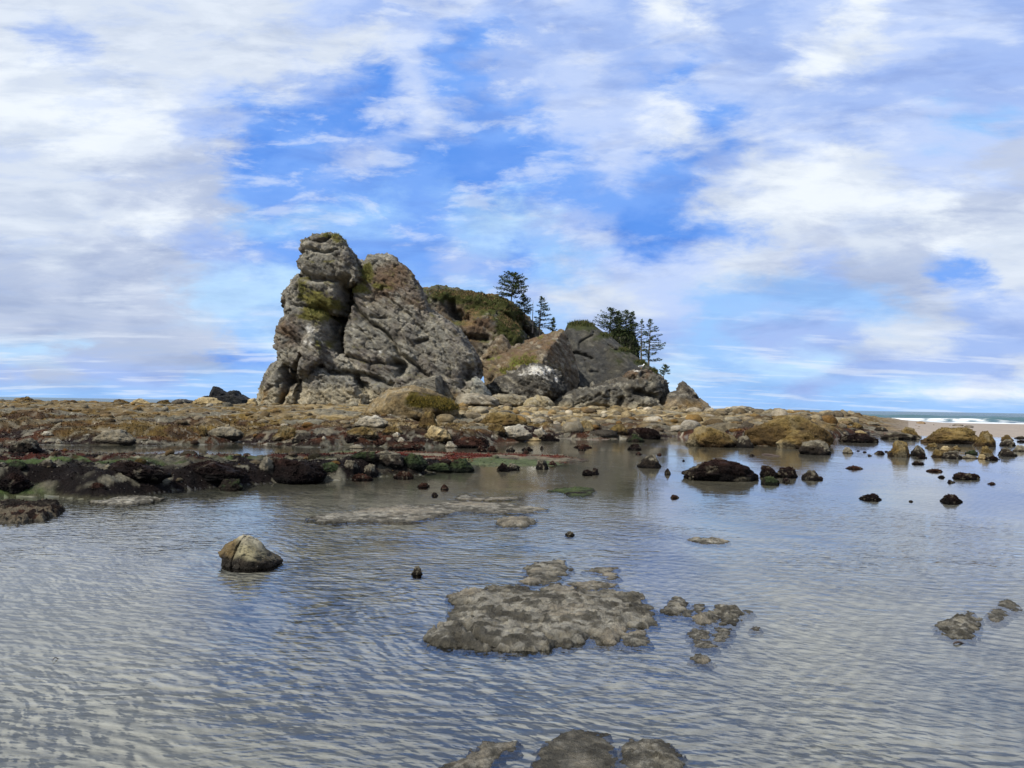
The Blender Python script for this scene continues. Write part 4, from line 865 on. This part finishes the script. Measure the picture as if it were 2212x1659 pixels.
B = [
 # pool, centre (R5 frame)
 (R5, 1733, 2400, 722, 900, 'black', 'largest black weed-covered mound in the pool, right of centre'),
 (R6, 285, 420, 657, 735, 'black', 'black weedy rock touching the right end of the largest black mound'),
 (R6, 408, 562, 665, 738, 'black', 'brown-black rock with a pale spot, right neighbour of the black weedy rock'),
 (R6, 300, 437, 735, 788, 'green', 'greenish black low rock just in front of the two black rocks by the big mound'),
 (R6, 452, 513, 745, 773, 'black', 'small brown stone in front of the brown-black rock with pale spot'),
 (R6, 592, 735, 693, 758, 'dark', 'pointed brown-grey rock alone right of the big black mound'),
 (R6, 715, 750, 735, 758, 'black', 'tiny stone at the right foot of the pointed brown-grey rock'),
 (R6, 570, 820, 470, 572, 'dark', 'black boulder with a grey top at the right end of the golden ridge boulders'),
 (R6, 887, 968, 517, 563, 'grey', 'small blocky grey-tan rock standing in open water'),
 (R6, 1125, 1197, 545, 570, 'black', 'small black stone left of the blocky golden boulder'),
 (R6, 1037, 1070, 550, 559, 'black', 'tiny black stone, middle one between the grey block and the golden block'),
 (R6, 992, 1020, 542, 549, 'black', 'tiny black stone nearest the grey-tan block'),
 (R6, 1073, 1105, 572, 584, 'black', 'tiny black stone, nearest of those between the grey and the golden block'),
 (R6, 1197, 1225, 545, 554, 'black', 'tiny black stone against the left of the golden block'),
 (R6, 1225, 1400, 473, 588, 'gold', 'blocky golden-brown boulder at the left end of the right-hand rock bank'),
 (R6, 1392, 1500, 505, 580, 'dark', 'rough dark rock leaning on the right of the blocky golden boulder'),
 (R6, 1490, 1600, 490, 528, 'gold', 'flattish golden rock behind the dark rough one in the right rock bank'),
 (R6, 1470, 1930, 376, 492, 'gold', 'huge flat-topped golden boulder crowning the right-hand rock bank'),
 (R6, 1850, 2005, 400, 512, 'gold', 'golden boulder butted against the right end of the huge flat-topped one'),
 (R6, 1527, 1640, 535, 592, 'gold', 'low golden rock at the near edge of the right rock bank'),
 (R6, 1620, 1760, 548, 602, 'dark', 'dark rock right of the low golden rock at the near edge'),
 (R6, 1885, 1990, 515, 588, 'gold', 'upright golden rock at the near right of the right rock bank'),
 (R6, 1870, 1940, 572, 608, 'tan', 'small tan rock at the foot of the upright golden rock'),
 (R6, 1937, 2023, 583, 612, 'black', 'black stone right of the small tan rock'),
 (R6, 1750, 1880, 572, 602, 'grey', 'flat grey rock between dark rock and small tan rock'),
 (R6, 1600, 1680, 512, 548, 'tan', 'rounded tan cobble below the huge flat-topped boulder, left one'),
 (R6, 1680, 1750, 508, 545, 'gold', 'rounded golden cobble below the huge flat-topped boulder, right one'),
 (R6, 1790, 1880, 540, 572, 'green', 'dull green cobble in the middle of the right rock bank'),
 (R6, 2015, 2150, 522, 582, 'dark', 'grey-brown rock standing apart right of the rock bank'),
 (R6, 2130, 2240, 505, 550, 'grey', 'grey rock cut by the right edge of the picture'),
 (R6, 2037, 2130, 427, 470, 'gold', 'golden rock, upper of two stacked near the right edge'),
 (R6, 2038, 2142, 462, 508, 'dark', 'brown rock, lower of two stacked near the right edge'),
 (R6, 2130, 2225, 437, 456, 'dark', 'low dark rock far back at the right edge on the sand'),
 (R6, 2165, 2240, 468, 482, 'black', 'low black rock in the water at the right edge, before the sand'),
 (R6, 1393, 1495, 627, 645, 'black', 'flat black rock awash in front of the right rock bank'),
 (R6, 908, 1042, 658, 678, 'red', 'long flat reddish rock awash below the grey-tan block'),
 (R6, 1497, 1618, 684, 702, 'red', 'long thin reddish rock awash below the right rock bank'),
 (R6, 1583, 1640, 723, 740, 'black', 'small black stone left of the long flat black rock at right'),
 (R6, 1695, 1898, 713, 752, 'black', 'long flat black rock in the open pool at right'),
 (R6, 1652, 1715, 757, 777, 'black', 'small black stone below the left tip of the long flat black rock'),
 (R6, 1945, 2007, 779, 796, 'red', 'small reddish stone rightmost in the open pool'),
 (R6, 1015, 1172, 870, 912, 'black', 'black wedge of rock, left of the two nearest dark rocks at right'),
 (R6, 1607, 1758, 868, 922, 'black', 'black humped rock, right of the two nearest dark rocks at right'),
 (R6, 1375, 1406, 915, 926, 'black', 'tiny black stone between the two nearest dark rocks at right'),
 (R6, 1418, 1508, 583, 600, 'black', 'flat black stone at the near edge of the blocky golden boulder'),
 (R6, 212, 254, 569, 583, 'black', 'small black stone in front of the golden ridge boulders'),
 (R6, 853, 1155, 418, 482, 'black', 'long black flat rock at the far shore of the pool'),
 (R6, 1170, 1455, 408, 463, 'dark', 'long dark rock with pale side at the far shore under a golden boulder'),
 (R6, 1288, 1463, 372, 452, 'gold', 'golden boulder resting behind the long dark pale-sided rock'),
 (R6, 955, 1050, 337, 385, 'gold', 'small golden rock hump on the sand beyond the long black flat rock'),
 (R6, 1058, 1165, 332, 357, 'grey', 'low grey rock far back on the sand by the surf'),
 (R6, 1120, 1225, 370, 402, 'dark', 'dark rock on the sand left of the golden boulder'),
 (R6, 840, 985, 305, 345, 'tan', 'rounded tan rock at the right tip of the reef skyline'),
 (R6, 955, 1080, 398, 425, 'tan', 'flat tan rock behind the left half of the long black flat rock'),
 (R6, 0, 0, 0, 0, '', ''),
 (R6, 395, 800, 395, 528, 'gold', 'low rounded golden boulder at the near foot of the whale-backed one'),
 (R6, 165, 830, 290, 505, 'gold', 'huge whale-backed golden boulder at the right of the reef'),
 (R5, 1778, 2240, 430, 612, 'gold', 'dome-shaped golden boulder standing at the pool edge, right of centre'),
 (R6, 110, 250, 430, 520, 'dark', 'dark weedy rock wedged between the dome-shaped and whale-backed golden boulders'),
 (R5, 1265, 1420, 497, 570, 'green', 'rounded grey-green boulder at the pool edge left of the dome-shaped golden one'),
 (R5, 813, 967, 592, 622, 'red', 'reddish flat rock, farther of a pair in mid pool'),
 (R5, 845, 920, 600, 642, 'red', 'reddish rock, nearer of a pair in mid pool'),
 (R5, 1263, 1402, 592, 640, 'black', 'jagged black rock in mid pool beyond the grey-topped one'),
 (R5, 1343, 1407, 657, 680, 'red', 'small red-brown stone below the jagged black rock'),
 (R5, 1528, 1570, 670, 688, 'red', 'small red-brown stone right of the grey-topped rock'),
 (R5, 1348, 1578, 683, 790, 'dark', 'grey-topped rock with weedy right side in mid pool'),
 (R5, 1593, 1652, 808, 856, 'black', 'small black pointed stone left of the largest black mound'),
 (R5, 1745, 1772, 725, 738, 'black', 'tiny black stone above the left end of the largest black mound'),
 (R5, 880, 975, 820, 860, 'black', 'left half of a pair of touching dark stones in mid pool'),
 (R5, 955, 1032, 802, 852, 'black', 'right, taller one of a pair of touching dark stones in mid pool'),
 (R5, 1640, 1724, 1030, 1058, 'red', 'small reddish oval stone alone below the largest black mound'),
 (R5, 155, 250, 747, 818, 'black', 'black rock, left of two joined right of the ledge tip'),
 (R5, 240, 340, 745, 812, 'dark', 'black rock with grey spots, right of two joined right of the ledge tip'),
 (R5, 475, 592, 716, 802, 'dark', 'humped dark rock with grey crown in mid pool'),
 (R5, 580, 668, 740, 778, 'red', 'low red weedy rock touching the right of the humped dark rock'),
 (R5, 370, 448, 612, 645, 'black', 'small black stone behind a red one, beyond the ledge tip'),
 (R5, 355, 432, 645, 676, 'red', 'small red stone in front of a black one, beyond the ledge tip'),
 (R5, 517, 550, 608, 635, 'black', 'tiny black stone alone beyond the humped dark rock'),
 (R5, 222, 306, 606, 650, 'dark', 'dark stone at the right end of the far red strip'),
 (R5, 60, 150, 608, 652, 'red', 'red weedy stone in the middle of the far red strip'),
 (R5, -30, 60, 612, 660, 'red', 'red weedy stone at the left end of the far red strip'),
 (R5, 728, 820, 1356, 1388, 'dark', 'tiny dark rock alone in the middle of the pool'),
 (R4, 1533, 1630, 938, 976, 'red', 'small red stone, left of two before the ledge'),
 (R4, 1730, 1803, 938, 983, 'red', 'small red stone, right of two before the ledge'),
 (R4, 1653, 1715, 1022, 1052, 'black', 'small black stone nearest the long silt bar'),
 # on the ledge
 (R4, 170, 700, 690, 930, 'black', 'biggest black weed-draped boulder at the front of the ledge'),
 (R4, 160, 300, 705, 830, 'grey', 'pale grey knob on the left shoulder of the biggest black ledge boulder'),
 (R4, 970, 1190, 688, 765, 'green', 'dark green-tinged rock on the back of the ledge'),
 (R4, 680, 900, 755, 868, 'green', 'mossy green rock right of the biggest black ledge boulder'),
 (R4, 895, 1015, 752, 858, 'dark', 'dark pointed rock in the middle of the ledge front'),
 (R4, 1040, 1180, 750, 862, 'dark', 'grey-black rock on the ledge front, left of the double-peaked one'),
 (R4, 1150, 1400, 712, 868, 'dark', 'double-peaked grey-black rock on the ledge front'),
 (R4, 1355, 1600, 686, 822, 'green', 'bright green-streaked rock near the ledge tip'),
 (R4, 1560, 1810, 748, 836, 'green', 'low green-edged rock between the two green rocks of the ledge tip'),
 (R4, 1795, 2005, 702, 832, 'green', 'green-topped rock forming the very tip of the ledge'),
 (R4, 1325, 1500, 832, 890, 'red', 'red weedy stone at the water in front of the ledge tip'),
 (R4, 965, 1155, 858, 908, 'red', 'red weedy stone at the water below the ledge middle'),
 (R3, 1885, 2115, 838, 922, 'green', 'grey-green rounded rock at the ledge foot left of the big black boulder'),
 (R3, 760, 935, 922, 972, 'red', 'small maroon rock in the water at the foot of the left ledge'),
 (R3, 920, 1420, 700, 880, 'black', 'long black weed-covered boulder on the left part of the ledge'),
 (R3, 1480, 2060, 672, 830, 'black', 'spiky black weed mound on the ledge left of the biggest black boulder'),
 (R3, -40, 240, 800, 985, 'black', 'black boulder at the left edge on the ledge front'),
 (R3, 95, 348, 478, 608, 'dark', 'brown weedy boulder in the channel at far left'),
 (R3, 330, 480, 700, 780, 'dark', 'grey-purple rounded rock on the ledge top at left'),
 (R3, 60, 210, 690, 760, 'green', 'small green-filmed rock on the ledge top at far left'),
 # shore of the back reef
 (R4, 955, 1300, 358, 470, 'white', 'white barnacled rock at the left foot of the mossy dome boulder'),
 (R4, 1515, 1730, 300, 470, 'gold', 'brown-gold boulder at the right foot of the mossy dome boulder'),
 (R4, 1585, 1840, 432, 560, 'tan', 'rounded tan boulder with a furry base at the shore centre'),
 (R4, 905, 1200, 460, 552, 'gold', 'yellow-topped flat boulder at the shore left of centre'),
 (R4, 1215, 1420, 428, 510, 'gold', 'olive boulder behind the small white shore stones'),
 (R4, 1300, 1402, 486, 532, 'white', 'white round stone at the shore in front of the olive boulder'),
 (R4, 1345, 1442, 534, 582, 'white', 'larger white stone at the shore near the water'),
 (R4, 1275, 1595, 570, 645, 'red', 'broad red weed-covered rock at the water, centre shore'),
 (R4, 1160, 1275, 548, 606, 'red', 'small red rock left of the broad red weed-covered one'),
 (R4, 1765, 1880, 568, 622, 'white', 'pale stone at the left foot of the wide red shore rock'),
 (R4, 1790, 2145, 528, 618, 'red', 'wide red-brown weed rock at the shore right of the tan boulder'),
 (R4, 2040, 2150, 545, 600, 'black', 'black stone at the right end of the wide red-brown shore rock'),
 (R4, 700, 752, 558, 590, 'white', 'small white stone by the water below the gold shore mound'),
 (R4, 935, 1082, 594, 628, 'grey', 'flat grey stone in the water before the yellow-topped boulder'),
 (R4, 1535, 1600, 588, 630, 'dark', 'small dark stone right of the broad red rock'),
 (R4, 880, 1030, 540, 610, 'black', 'black weedy stone in front of the yellow-topped boulder'),
 (R4, 270, 520, 448, 578, 'gold', 'golden weed mound at the shore above the channel'),
 (R4, 440, 660, 490, 585, 'dark', 'dark barnacled rock right of the golden weed mound'),
 (R4, 2100, 2300, 420, 505, 'gold', 'dull gold boulder behind the white streaked rock'),
 (R5, 130, 460, 422, 545, 'white', 'white streaked boulder with weedy front, left of two at the shore'),
 (R5, 420, 600, 445, 540, 'white', 'white streaked boulder, right and smaller of two at the shore'),
 (R5, 500, 690, 500, 560, 'black', 'black weedy rock at the right foot of the white streaked boulders'),
 (R5, -20, 78, 540, 606, 'black', 'black rock at the waterline left of the white streaked boulders'),
 (R5, 360, 535, 533, 562, 'tan', 'flat pale stone at the waterline under the white streaked boulders'),
 (R5, -30, 420, 310, 440, 'gold', 'wide yellow weedy boulder above the white streaked boulders'),
 (R5, 1095, 1280, 430, 510, 'gold', 'golden boulder over the dark shore rock right of centre'),
 (R5, 1200, 1570, 450, 545, 'black', 'long dark overhung rock at the shore right of centre'),
 (R5, 820, 1010, 395, 490, 'gold', 'brown-gold rounded boulder at the middle of the right reef front'),
 (R5, 690, 760, 390, 440, 'tan', 'small pale yellow block on the reef right of centre'),
 (R3, 780, 1190, 405, 530, 'grey', 'low grey barnacled rock at the back of the channel at left'),
 (R3, 480, 545, 475, 520, 'white', 'small white stone at the channel edge at left'),
 (R3, 360, 460, 415, 455, 'white', 'low white shelly rock on the left reef'),
 (R3, 1790, 2120, 395, 500, 'grey', 'grey rounded rock on the reef left of the golden weed mound'),
 (R3, 1710, 1800, 370, 470, 'gold', 'small brown hump on the reef at left centre'),
]
for r in B:
    if r[5]:
        if 'ledge' in r[6] and r[5] in ('black', 'green', 'dark') and 'foot' not in r[6]:
            cx_, hw = (r[1]+r[2])/2, (r[2]-r[1])*.62; r = (r[0], cx_-hw, cx_+hw, r[4]-(r[4]-r[3])*.86, r[4], *r[5:])
        b_(*r)
# skyline humps of the reef
for (x0, x1, yt, yb, kind, yd, lab) in [
    (30, 82, 861, 874, 'gold', 70, 'rounded brown hump on the reef skyline at far left'), (150, 205, 864, 872, 'gold', 72, 'dark moss-brown hump on the left reef skyline'),
    (275, 330, 867, 880, 'tan', 72, 'smooth tan hump on the left reef skyline'), (330, 375, 866, 880, 'gold', 70, 'olive hump right of the smooth tan one on the left skyline'),
    (410, 490, 860, 880, 'tan', 78, 'pale rounded hump just below the distant islet'), (532, 560, 862, 880, 'tan', 82, 'pale tan rock at the left foot of the tallest stack'),
    (240, 280, 866, 876, 'gold', 70, 'low brown hump between two skyline humps at left'),
    (1562, 1640, 884, 900, 'grey', 62, 'broad grey-tan hump on the skyline right of the fin rock'), (1690, 1720, 884, 894, 'tan', 66, 'small hump on the skyline above the whale-backed boulder')]:
    boulder((x0+x1)/2, yb, x1-x0, (yb-yt), kind, lab, yd=yd)
# the big mossy dome on the reef
def mossy():
    bm = bmesh.new()
    block(bm, [(1040, 330), (1110, 250), (1200, 170), (1280, 120), (1370, 100), (1500, 80), (1640, 120), (1760, 170), (1880, 250), (1900, 330), (1700, 470), (1450, 480), (1100, 440)], 44, R4, -3, .5, 3)
    o = remeshed(bm, 'mossy_boulder', .06, 5); sculpt(o, (.10, .07, .06, .03), scale=.35)
    colour_stack(o, (160, 142, 108), (138, 118, 80), D=42, conv=R4, lowz=-5, gain=.66, moss=[(1650, 230, 180, 45, 1.2), (1500, 200, 60, 40, .8), (1800, 270, 90, 30, 1.2)], mossc=(92, 82, 30))
    o.data.materials[0] = M_reef; tag(o, 'big tan dome boulder with olive moss on its right shoulder, mid reef', 'boulder')
    tufts('moss', o, 5000, .07, [(96, 86, 32), (110, 92, 38), (74, 66, 26)], lambda c, n: (blobmask(c, R4, 42, [(1650, 230, 180, 45, 1.2), (1800, 270, 90, 30, 1.2)]) > .5), o, .02)
mossy()

# loose stones strewn over the reef and small weed on it
def scatter_stones():
    rs = np.random.RandomState(11); n = 3000
    y = np.exp(rs.uniform(math.log(12.5), math.log(90), n)); u_ = rs.uniform(-.74, .62, n); x = u_*y
    z, c = terrain(x, y, True); ok = (z > .03) & (z < 1.7)
    pxs_ = 1106+u_*FPX; ok &= ~((pxs_ > 1880) & (rs.uniform(size=n) > .22))
    x, y, z, c = x[ok], y[ok], z[ok], c[ok]; n = len(x)
    v, f = ico(2); V_, F_, C_ = [], [], []
    n2_ = 520; yb_ = rs.uniform(36, 82, n2_); ub_ = rs.uniform(-.12, .47, n2_); xb_ = ub_*yb_; zb_, cb_ = terrain(xb_, yb_, True); kb = zb_ > .15
    big = np.concatenate([np.zeros(n, bool), np.ones(kb.sum(), bool)]); x = np.concatenate([x, xb_[kb]]); y = np.concatenate([y, yb_[kb]]); z = np.concatenate([z, zb_[kb]]); c = np.concatenate([c, cb_[kb]]); n = len(x)
    cls = np.array([C(*q) for q in [(150, 142, 122), (120, 108, 84), (60, 46, 36), (196, 188, 170), (128, 98, 52), (88, 84, 74), (46, 32, 26)]])
    for i in range(n):
        s_ = (.016+.085*rs.uniform()**4)*(y[i]/14)**.85
        if big[i]: s_ = .16+.42*rs.uniform()**2.2
        sc = s_*rs.uniform(.7, 1.5, 3)*np.array([1.2, 1, .62]); p = v*(1+.35*(rs.uniform(size=(len(v), 1))-.5))*sc
        a = rs.uniform(0, 6.28); ca, sa = math.cos(a), math.sin(a); p = np.stack([p[:, 0]*ca-p[:, 1]*sa, p[:, 0]*sa+p[:, 1]*ca, p[:, 2]], 1)
        V_.append(p+[x[i], y[i], z[i]+sc[2]*.2]); F_.append(f+i*len(v)); C_.append(np.tile((cls[rs.choice(7, p=[.22, .2, .16, .06, .16, .12, .08])]*.5+c[i]*.5), (len(v), 1)))
    o = mesh_np('rubble', np.concatenate(V_), np.concatenate(F_), M_reef, np.concatenate(C_)); tag(o, 'loose stones and cobbles strewn over the reef and ledge', 'rubble', kind='stuff')
scatter_stones()
def scatter_weed():
    rs = np.random.RandomState(12); n = 150000
    y = np.exp(rs.uniform(math.log(12.3), math.log(40), n)); u_ = rs.uniform(-.74, .56, n); x = u_*y
    z, c = terrain(x, y, True)
    redn = (c[:, 0] > c[:, 1]*1.35) | (c.max(1) < .03)
    ok = (z > -.03) & (redn | (rs.uniform(size=n) < .04)); x, y, z, c = x[ok], y[ok], z[ok], c[ok]; n = len(x)
    s_ = .012*(y/13)**.8*rs.uniform(.6, 1.6, n); a = rs.uniform(0, 6.28, n)
    dx, dy = np.cos(a)*s_, np.sin(a)*s_; up = s_*rs.uniform(.6, 2.2, n); b = np.stack([x, y, z-.004], 1)
    v = np.stack([b+np.stack([dx, dy, 0*dx], 1), b-np.stack([dx, dy, 0*dx], 1), b+np.stack([rs.normal(0, 1, n)*s_, rs.normal(0, 1, n)*s_-.5*s_, up], 1)], 1).reshape(-1, 3)
    cc = c*rs.uniform(.6, 1.25, (n, 1))
    o = mesh_np('seaweed', v, np.arange(3*n).reshape(-1, 3), M_weed, np.repeat(cc, 3, 0), False); tag(o, 'short red-brown and golden seaweed fronds matting the reef and ledge', 'seaweed', kind='stuff')
scatter_weed()

# ------------------------------------------------------------------ trees
def R10(x, y): return 1036.8+x*.1953, 570.3+y*.1953
def tube(pts, rads, n=6):
    V_, F_ = [], []
    for i, (p, r) in enumerate(zip(pts, rads)):
        t = (pts[min(i+1, len(pts)-1)]-pts[max(i-1, 0)]); t = t/(np.linalg.norm(t)+1e-9)
        a = np.cross(t, [0, 1, .13]); a /= np.linalg.norm(a)+1e-9; b = np.cross(t, a)
        for k_ in range(n):
            th_ = 2*math.pi*k_/n; V_.append(p+r*(math.cos(th_)*a+math.sin(th_)*b))
    for i in range(len(pts)-1):
        for k_ in range(n):
            F_.append([i*n+k_, i*n+(k_+1) % n, (i+1)*n+(k_+1) % n, (i+1)*n+k_])
    return V_, F_
def conifer(base, top, D, x0, x1, label, seed, start=.3, dens=1.0, droop=.1, prof='cone', bare=0, leafc=((58, 72, 40), (76, 86, 50), (42, 54, 32)), name='conifer_tree', group='conifers on the sea stacks'):
    rs = np.random.RandomState(seed)
    pb = P(*R10(*base), D); pt = P(*R10(*top), D); H = pt[2]-pb[2]; xl = P(*R10(x0, base[1]), D)[0]; xr = P(*R10(x1, base[1]), D)[0]
    root = bpy.data.objects.new(name, None); COL.objects.link(root); root.location = pb; root.empty_display_size = .3; tag(root, label, 'tree', group)
    N = 9; tp = []
    for i in range(N):
        f = i/(N-1); tp.append(np.array([(pt[0]-pb[0])*f+.06*H*.3*math.sin(3*f+seed)*f*(1-f)*2, 0, H*f-(.35 if i == 0 else 0)]))
    rd = [.022*H*(1-.88*i/(N-1)) for i in range(N)]
    V_, F_ = tube(tp, rd)
    fx = lambda f: np.array([np.interp(f*(N-1), range(N), [q[0] for q in tp]), 0, H*f])
    lv, lc = [], []; nb = int(34*dens); LC = np.array([C(*q) for q in leafc])
    wl, wr = abs(pb[0]+0-xl), abs(xr-pb[0])
    for i in range(nb):
        f = start+(1-start)*((i+rs.uniform(0, .9))/nb); f = min(f, .985); a = rs.uniform(0, 2*math.pi); g = (f-start)/(1-start)
        if prof == 'cone': w_ = (1-g)**.75*.95+.06
        elif prof == 'wide': w_ = (math.sin(math.pi*min(1, g*.8+.22))**.7)*.95+.08
        else: w_ = (1-g**2.2)*.8+.12
        p0 = fx(f); side = math.cos(a); tx = tp[int(f*(N-1))][0]
        reach = (wr-(p0[0]) if side > 0 else wl+(p0[0]))
        L_ = max(.25, abs(reach)*w_*rs.uniform(.6, 1.05))
        d = np.array([side, math.sin(a)*.85, 0]); d /= np.linalg.norm(d)
        L2 = L_*(abs(d[0])+.75*abs(d[1]))
        dz = rs.uniform(.0, .32)-droop-.25*(1-g)
        bp_ = [p0+d*L2*s_+np.array([0, 0, L2*(dz*s_+.22*s_*s_)]) for s_ in (0, .35, .7, 1)]
        v2, f2 = tube(bp_, [.010*H*(1-.6*g)*q for q in (.55, .4, .25, .1)], 4)
        o0 = len(V_); V_ += v2; F_ += [[q+o0 for q in ff] for ff in f2]
        if rs.uniform() < bare: continue
        m_ = int(38*max(.5, min(L2, 2.5)))
        for j in range(m_):
            s_ = rs.uniform(.22, 1.05); c_ = np.array([np.interp(s_, (0, .35, .7, 1, 1.05), [q[k_] for q in bp_]+[bp_[-1][k_]]) for k_ in range(3)])
            sprd = .16*L2*(1.15-s_)+.05
            c_ = c_+np.array([rs.normal(0, sprd), rs.normal(0, sprd), rs.normal(0, .05)+.03]); e = .10+.07*rs.uniform(); r1 = rs.normal(0, 1, 3)*[1, 1, .45]; r2 = rs.normal(0, 1, 3)*[1, 1, .45]
            r1 *= e/np.linalg.norm(r1)*1.7; r2 *= e/np.linalg.norm(r2)
            lv += [c_-r1*.5, c_+r1*.6, c_+r2]; lc.append(LC[rs.randint(len(LC))]*rs.uniform(.6, 1.4))
    # top tuft
    if prof != 'snag':
        for j in range(30):
            c_ = fx(rs.uniform(.93, 1.0))+rs.normal(0, .07, 3); r1 = rs.normal(0, .1, 3); r2 = rs.normal(0, .1, 3); lv += [c_-r1, c_+r1, c_+r2]; lc.append(LC[0]*rs.uniform(.7, 1.3))
    mesh_np('trunk', V_, F_, M_bark if prof != 'snag' else M_snag, parent=root)
    if lv:
        lv = np.array(lv); mesh_np('crown', lv, np.arange(len(lv)).reshape(-1, 3), M_leaf, np.repeat(np.array(lc), 3, 0), False, root)
    return root
conifer((345, 395), (390, 100), 113, 150, 525, 'broad wind-bent conifer on the crest of the grassy hill, leftmost tree', 1, .12, 2.6, .05, 'wide', name='wind_bent_tree')
conifer((500, 590), (478, 345), 116, 395, 570, 'dark conifer clinging below the broad tree on the right slope of the grassy hill', 2, .15, 1.8, .05, 'wide')
conifer((582, 740), (590, 405), 117, 560, 610, 'bare grey dead trunk between two conifers right of the grassy hill', 3, .5, .3, .0, 'snag', bare=1, name='dead_tree')
conifer((655, 800), (683, 365), 116, 590, 812, 'layered conifer right of the bare dead trunk', 4, .22, 1.5, .1, 'round')
conifer((795, 780), (810, 605), 117, 735, 852, 'small pointed conifer left of the wedge-shaped rock tip', 5, .12, 1.0, .1, 'cone')
conifer((1425, 820), (1452, 490), 126, 1280, 1560, 'fan-shaped conifer, leftmost on the dome rock', 6, .22, 2.0, .0, 'wide')
conifer((1540, 880), (1530, 525), 134, 1450, 1640, 'dense conifer between the fan-shaped one and the densest crowns', 7, .25, 2.0, .08, 'round')
conifer((1610, 890), (1625, 515), 135, 1480, 1720, 'densest dark conifer in the middle of the dome rock grove', 8, .2, 2.6, .08, 'wide')
conifer((1690, 900), (1685, 530), 136, 1600, 1770, 'dense conifer at the right of the dome rock grove', 9, .2, 2.2, .08, 'round')
conifer((1785, 1085), (1790, 622), 128, 1715, 1860, 'slender thin conifer just left of the tallest tree', 10, .25, 1.1, .12, 'round')
conifer((1865, 1150), (1885, 612), 124, 1765, 2045, 'tallest open-branched conifer on the right slope of the dome rock', 11, .14, 1.9, .1, 'round')
conifer((2028, 1270), (2050, 1118), 119, 1985, 2108, 'tiny conifer low at the right end of the dome rock', 12, .3, .9, .0, 'wide')

# ------------------------------------------------------------------ gulls and sticks
def gull(px, py, D, label, s=1.0, flip=1):
    g = P(px, py, D); root = bpy.data.objects.new('gull', None); COL.objects.link(root); root.location = g; tag(root, label, 'bird', 'gulls on the rocks')
    v, f = ico(3); p = v.copy()
    x = p[:, 0]; body = np.stack([x*.24, p[:, 1]*.085*(1-.35*np.clip(-x, 0, 1)), p[:, 2]*.085*(1-.4*np.clip(-x, 0, 1))+.20+x*.03], 1)
    nk = sm(.55, 1, x); body[:, 2] += nk*.12; body[:, 0] -= nk*.03
    o = mesh_np('body', body*[flip*s, s, s], f, M_feather, parent=root)
    hd = v*[.055, .045, .048]+[.21, 0, .345]; mesh_np('head', hd*[flip*s, s, s], f, M_feather, parent=root)
    bk = [(.255, .012, .345), (.255, -.012, .345), (.255, 0, .325), (.325, 0, .332)]; mesh_np('beak', np.array(bk)*[flip*s, s, s], [[0, 1, 3], [1, 2, 3], [2, 0, 3]], M_beak, parent=root, smooth=False)
    for sy in (-1, 1):
        wg = v*[.20, .018, .055]+[-.05, sy*.078, .225]; mesh_np('wing', wg*[flip*s, s, s], f, M_wing, parent=root)
        V_, F_ = tube([np.array([.0, sy*.03*s, .15*s]), np.array([.01, sy*.03*s, 0])], [.009*s, .007*s], 5); mesh_np('leg', V_, F_, M_beak, parent=root)
gull(1385, 797, 91.5, 'white gull perched on the pitted crest of the ridge rock', 1.6)
def stick(p0, p1, r, label, y=None):
    a, b = G(*p0), G(*p1); c = (a+b)/2; rs = np.random.RandomState(int(p0[0])); pts = [a-c+(b-a)*t+np.array([0, rs.normal(0, .03)*np.linalg.norm(b-a), .004+.01*math.sin(5*t)]) for t in np.linspace(0, 1, 8)]
    V_, F_ = tube(pts, [r*q for q in (.4, .9, 1, 1, .85, .8, .6, .25)], 7)
    o = mesh_np('stick', V_, F_, M_drift); o.location = c; tag(o, label, 'driftwood')
stick(R6(311, 573), R6(445, 585), .045, 'long thin dark stick floating in front of the golden ridge boulders')
stick(R9(1758, 803), R9(1842, 790), .008, 'short dark twig in the water below the rough grey rock at right')
stick((113, 1428), (130, 1421), .003, 'tiny dark twig floating in the near water at far left')
print('boulders', NB[0], 'objects', len(bpy.data.objects))
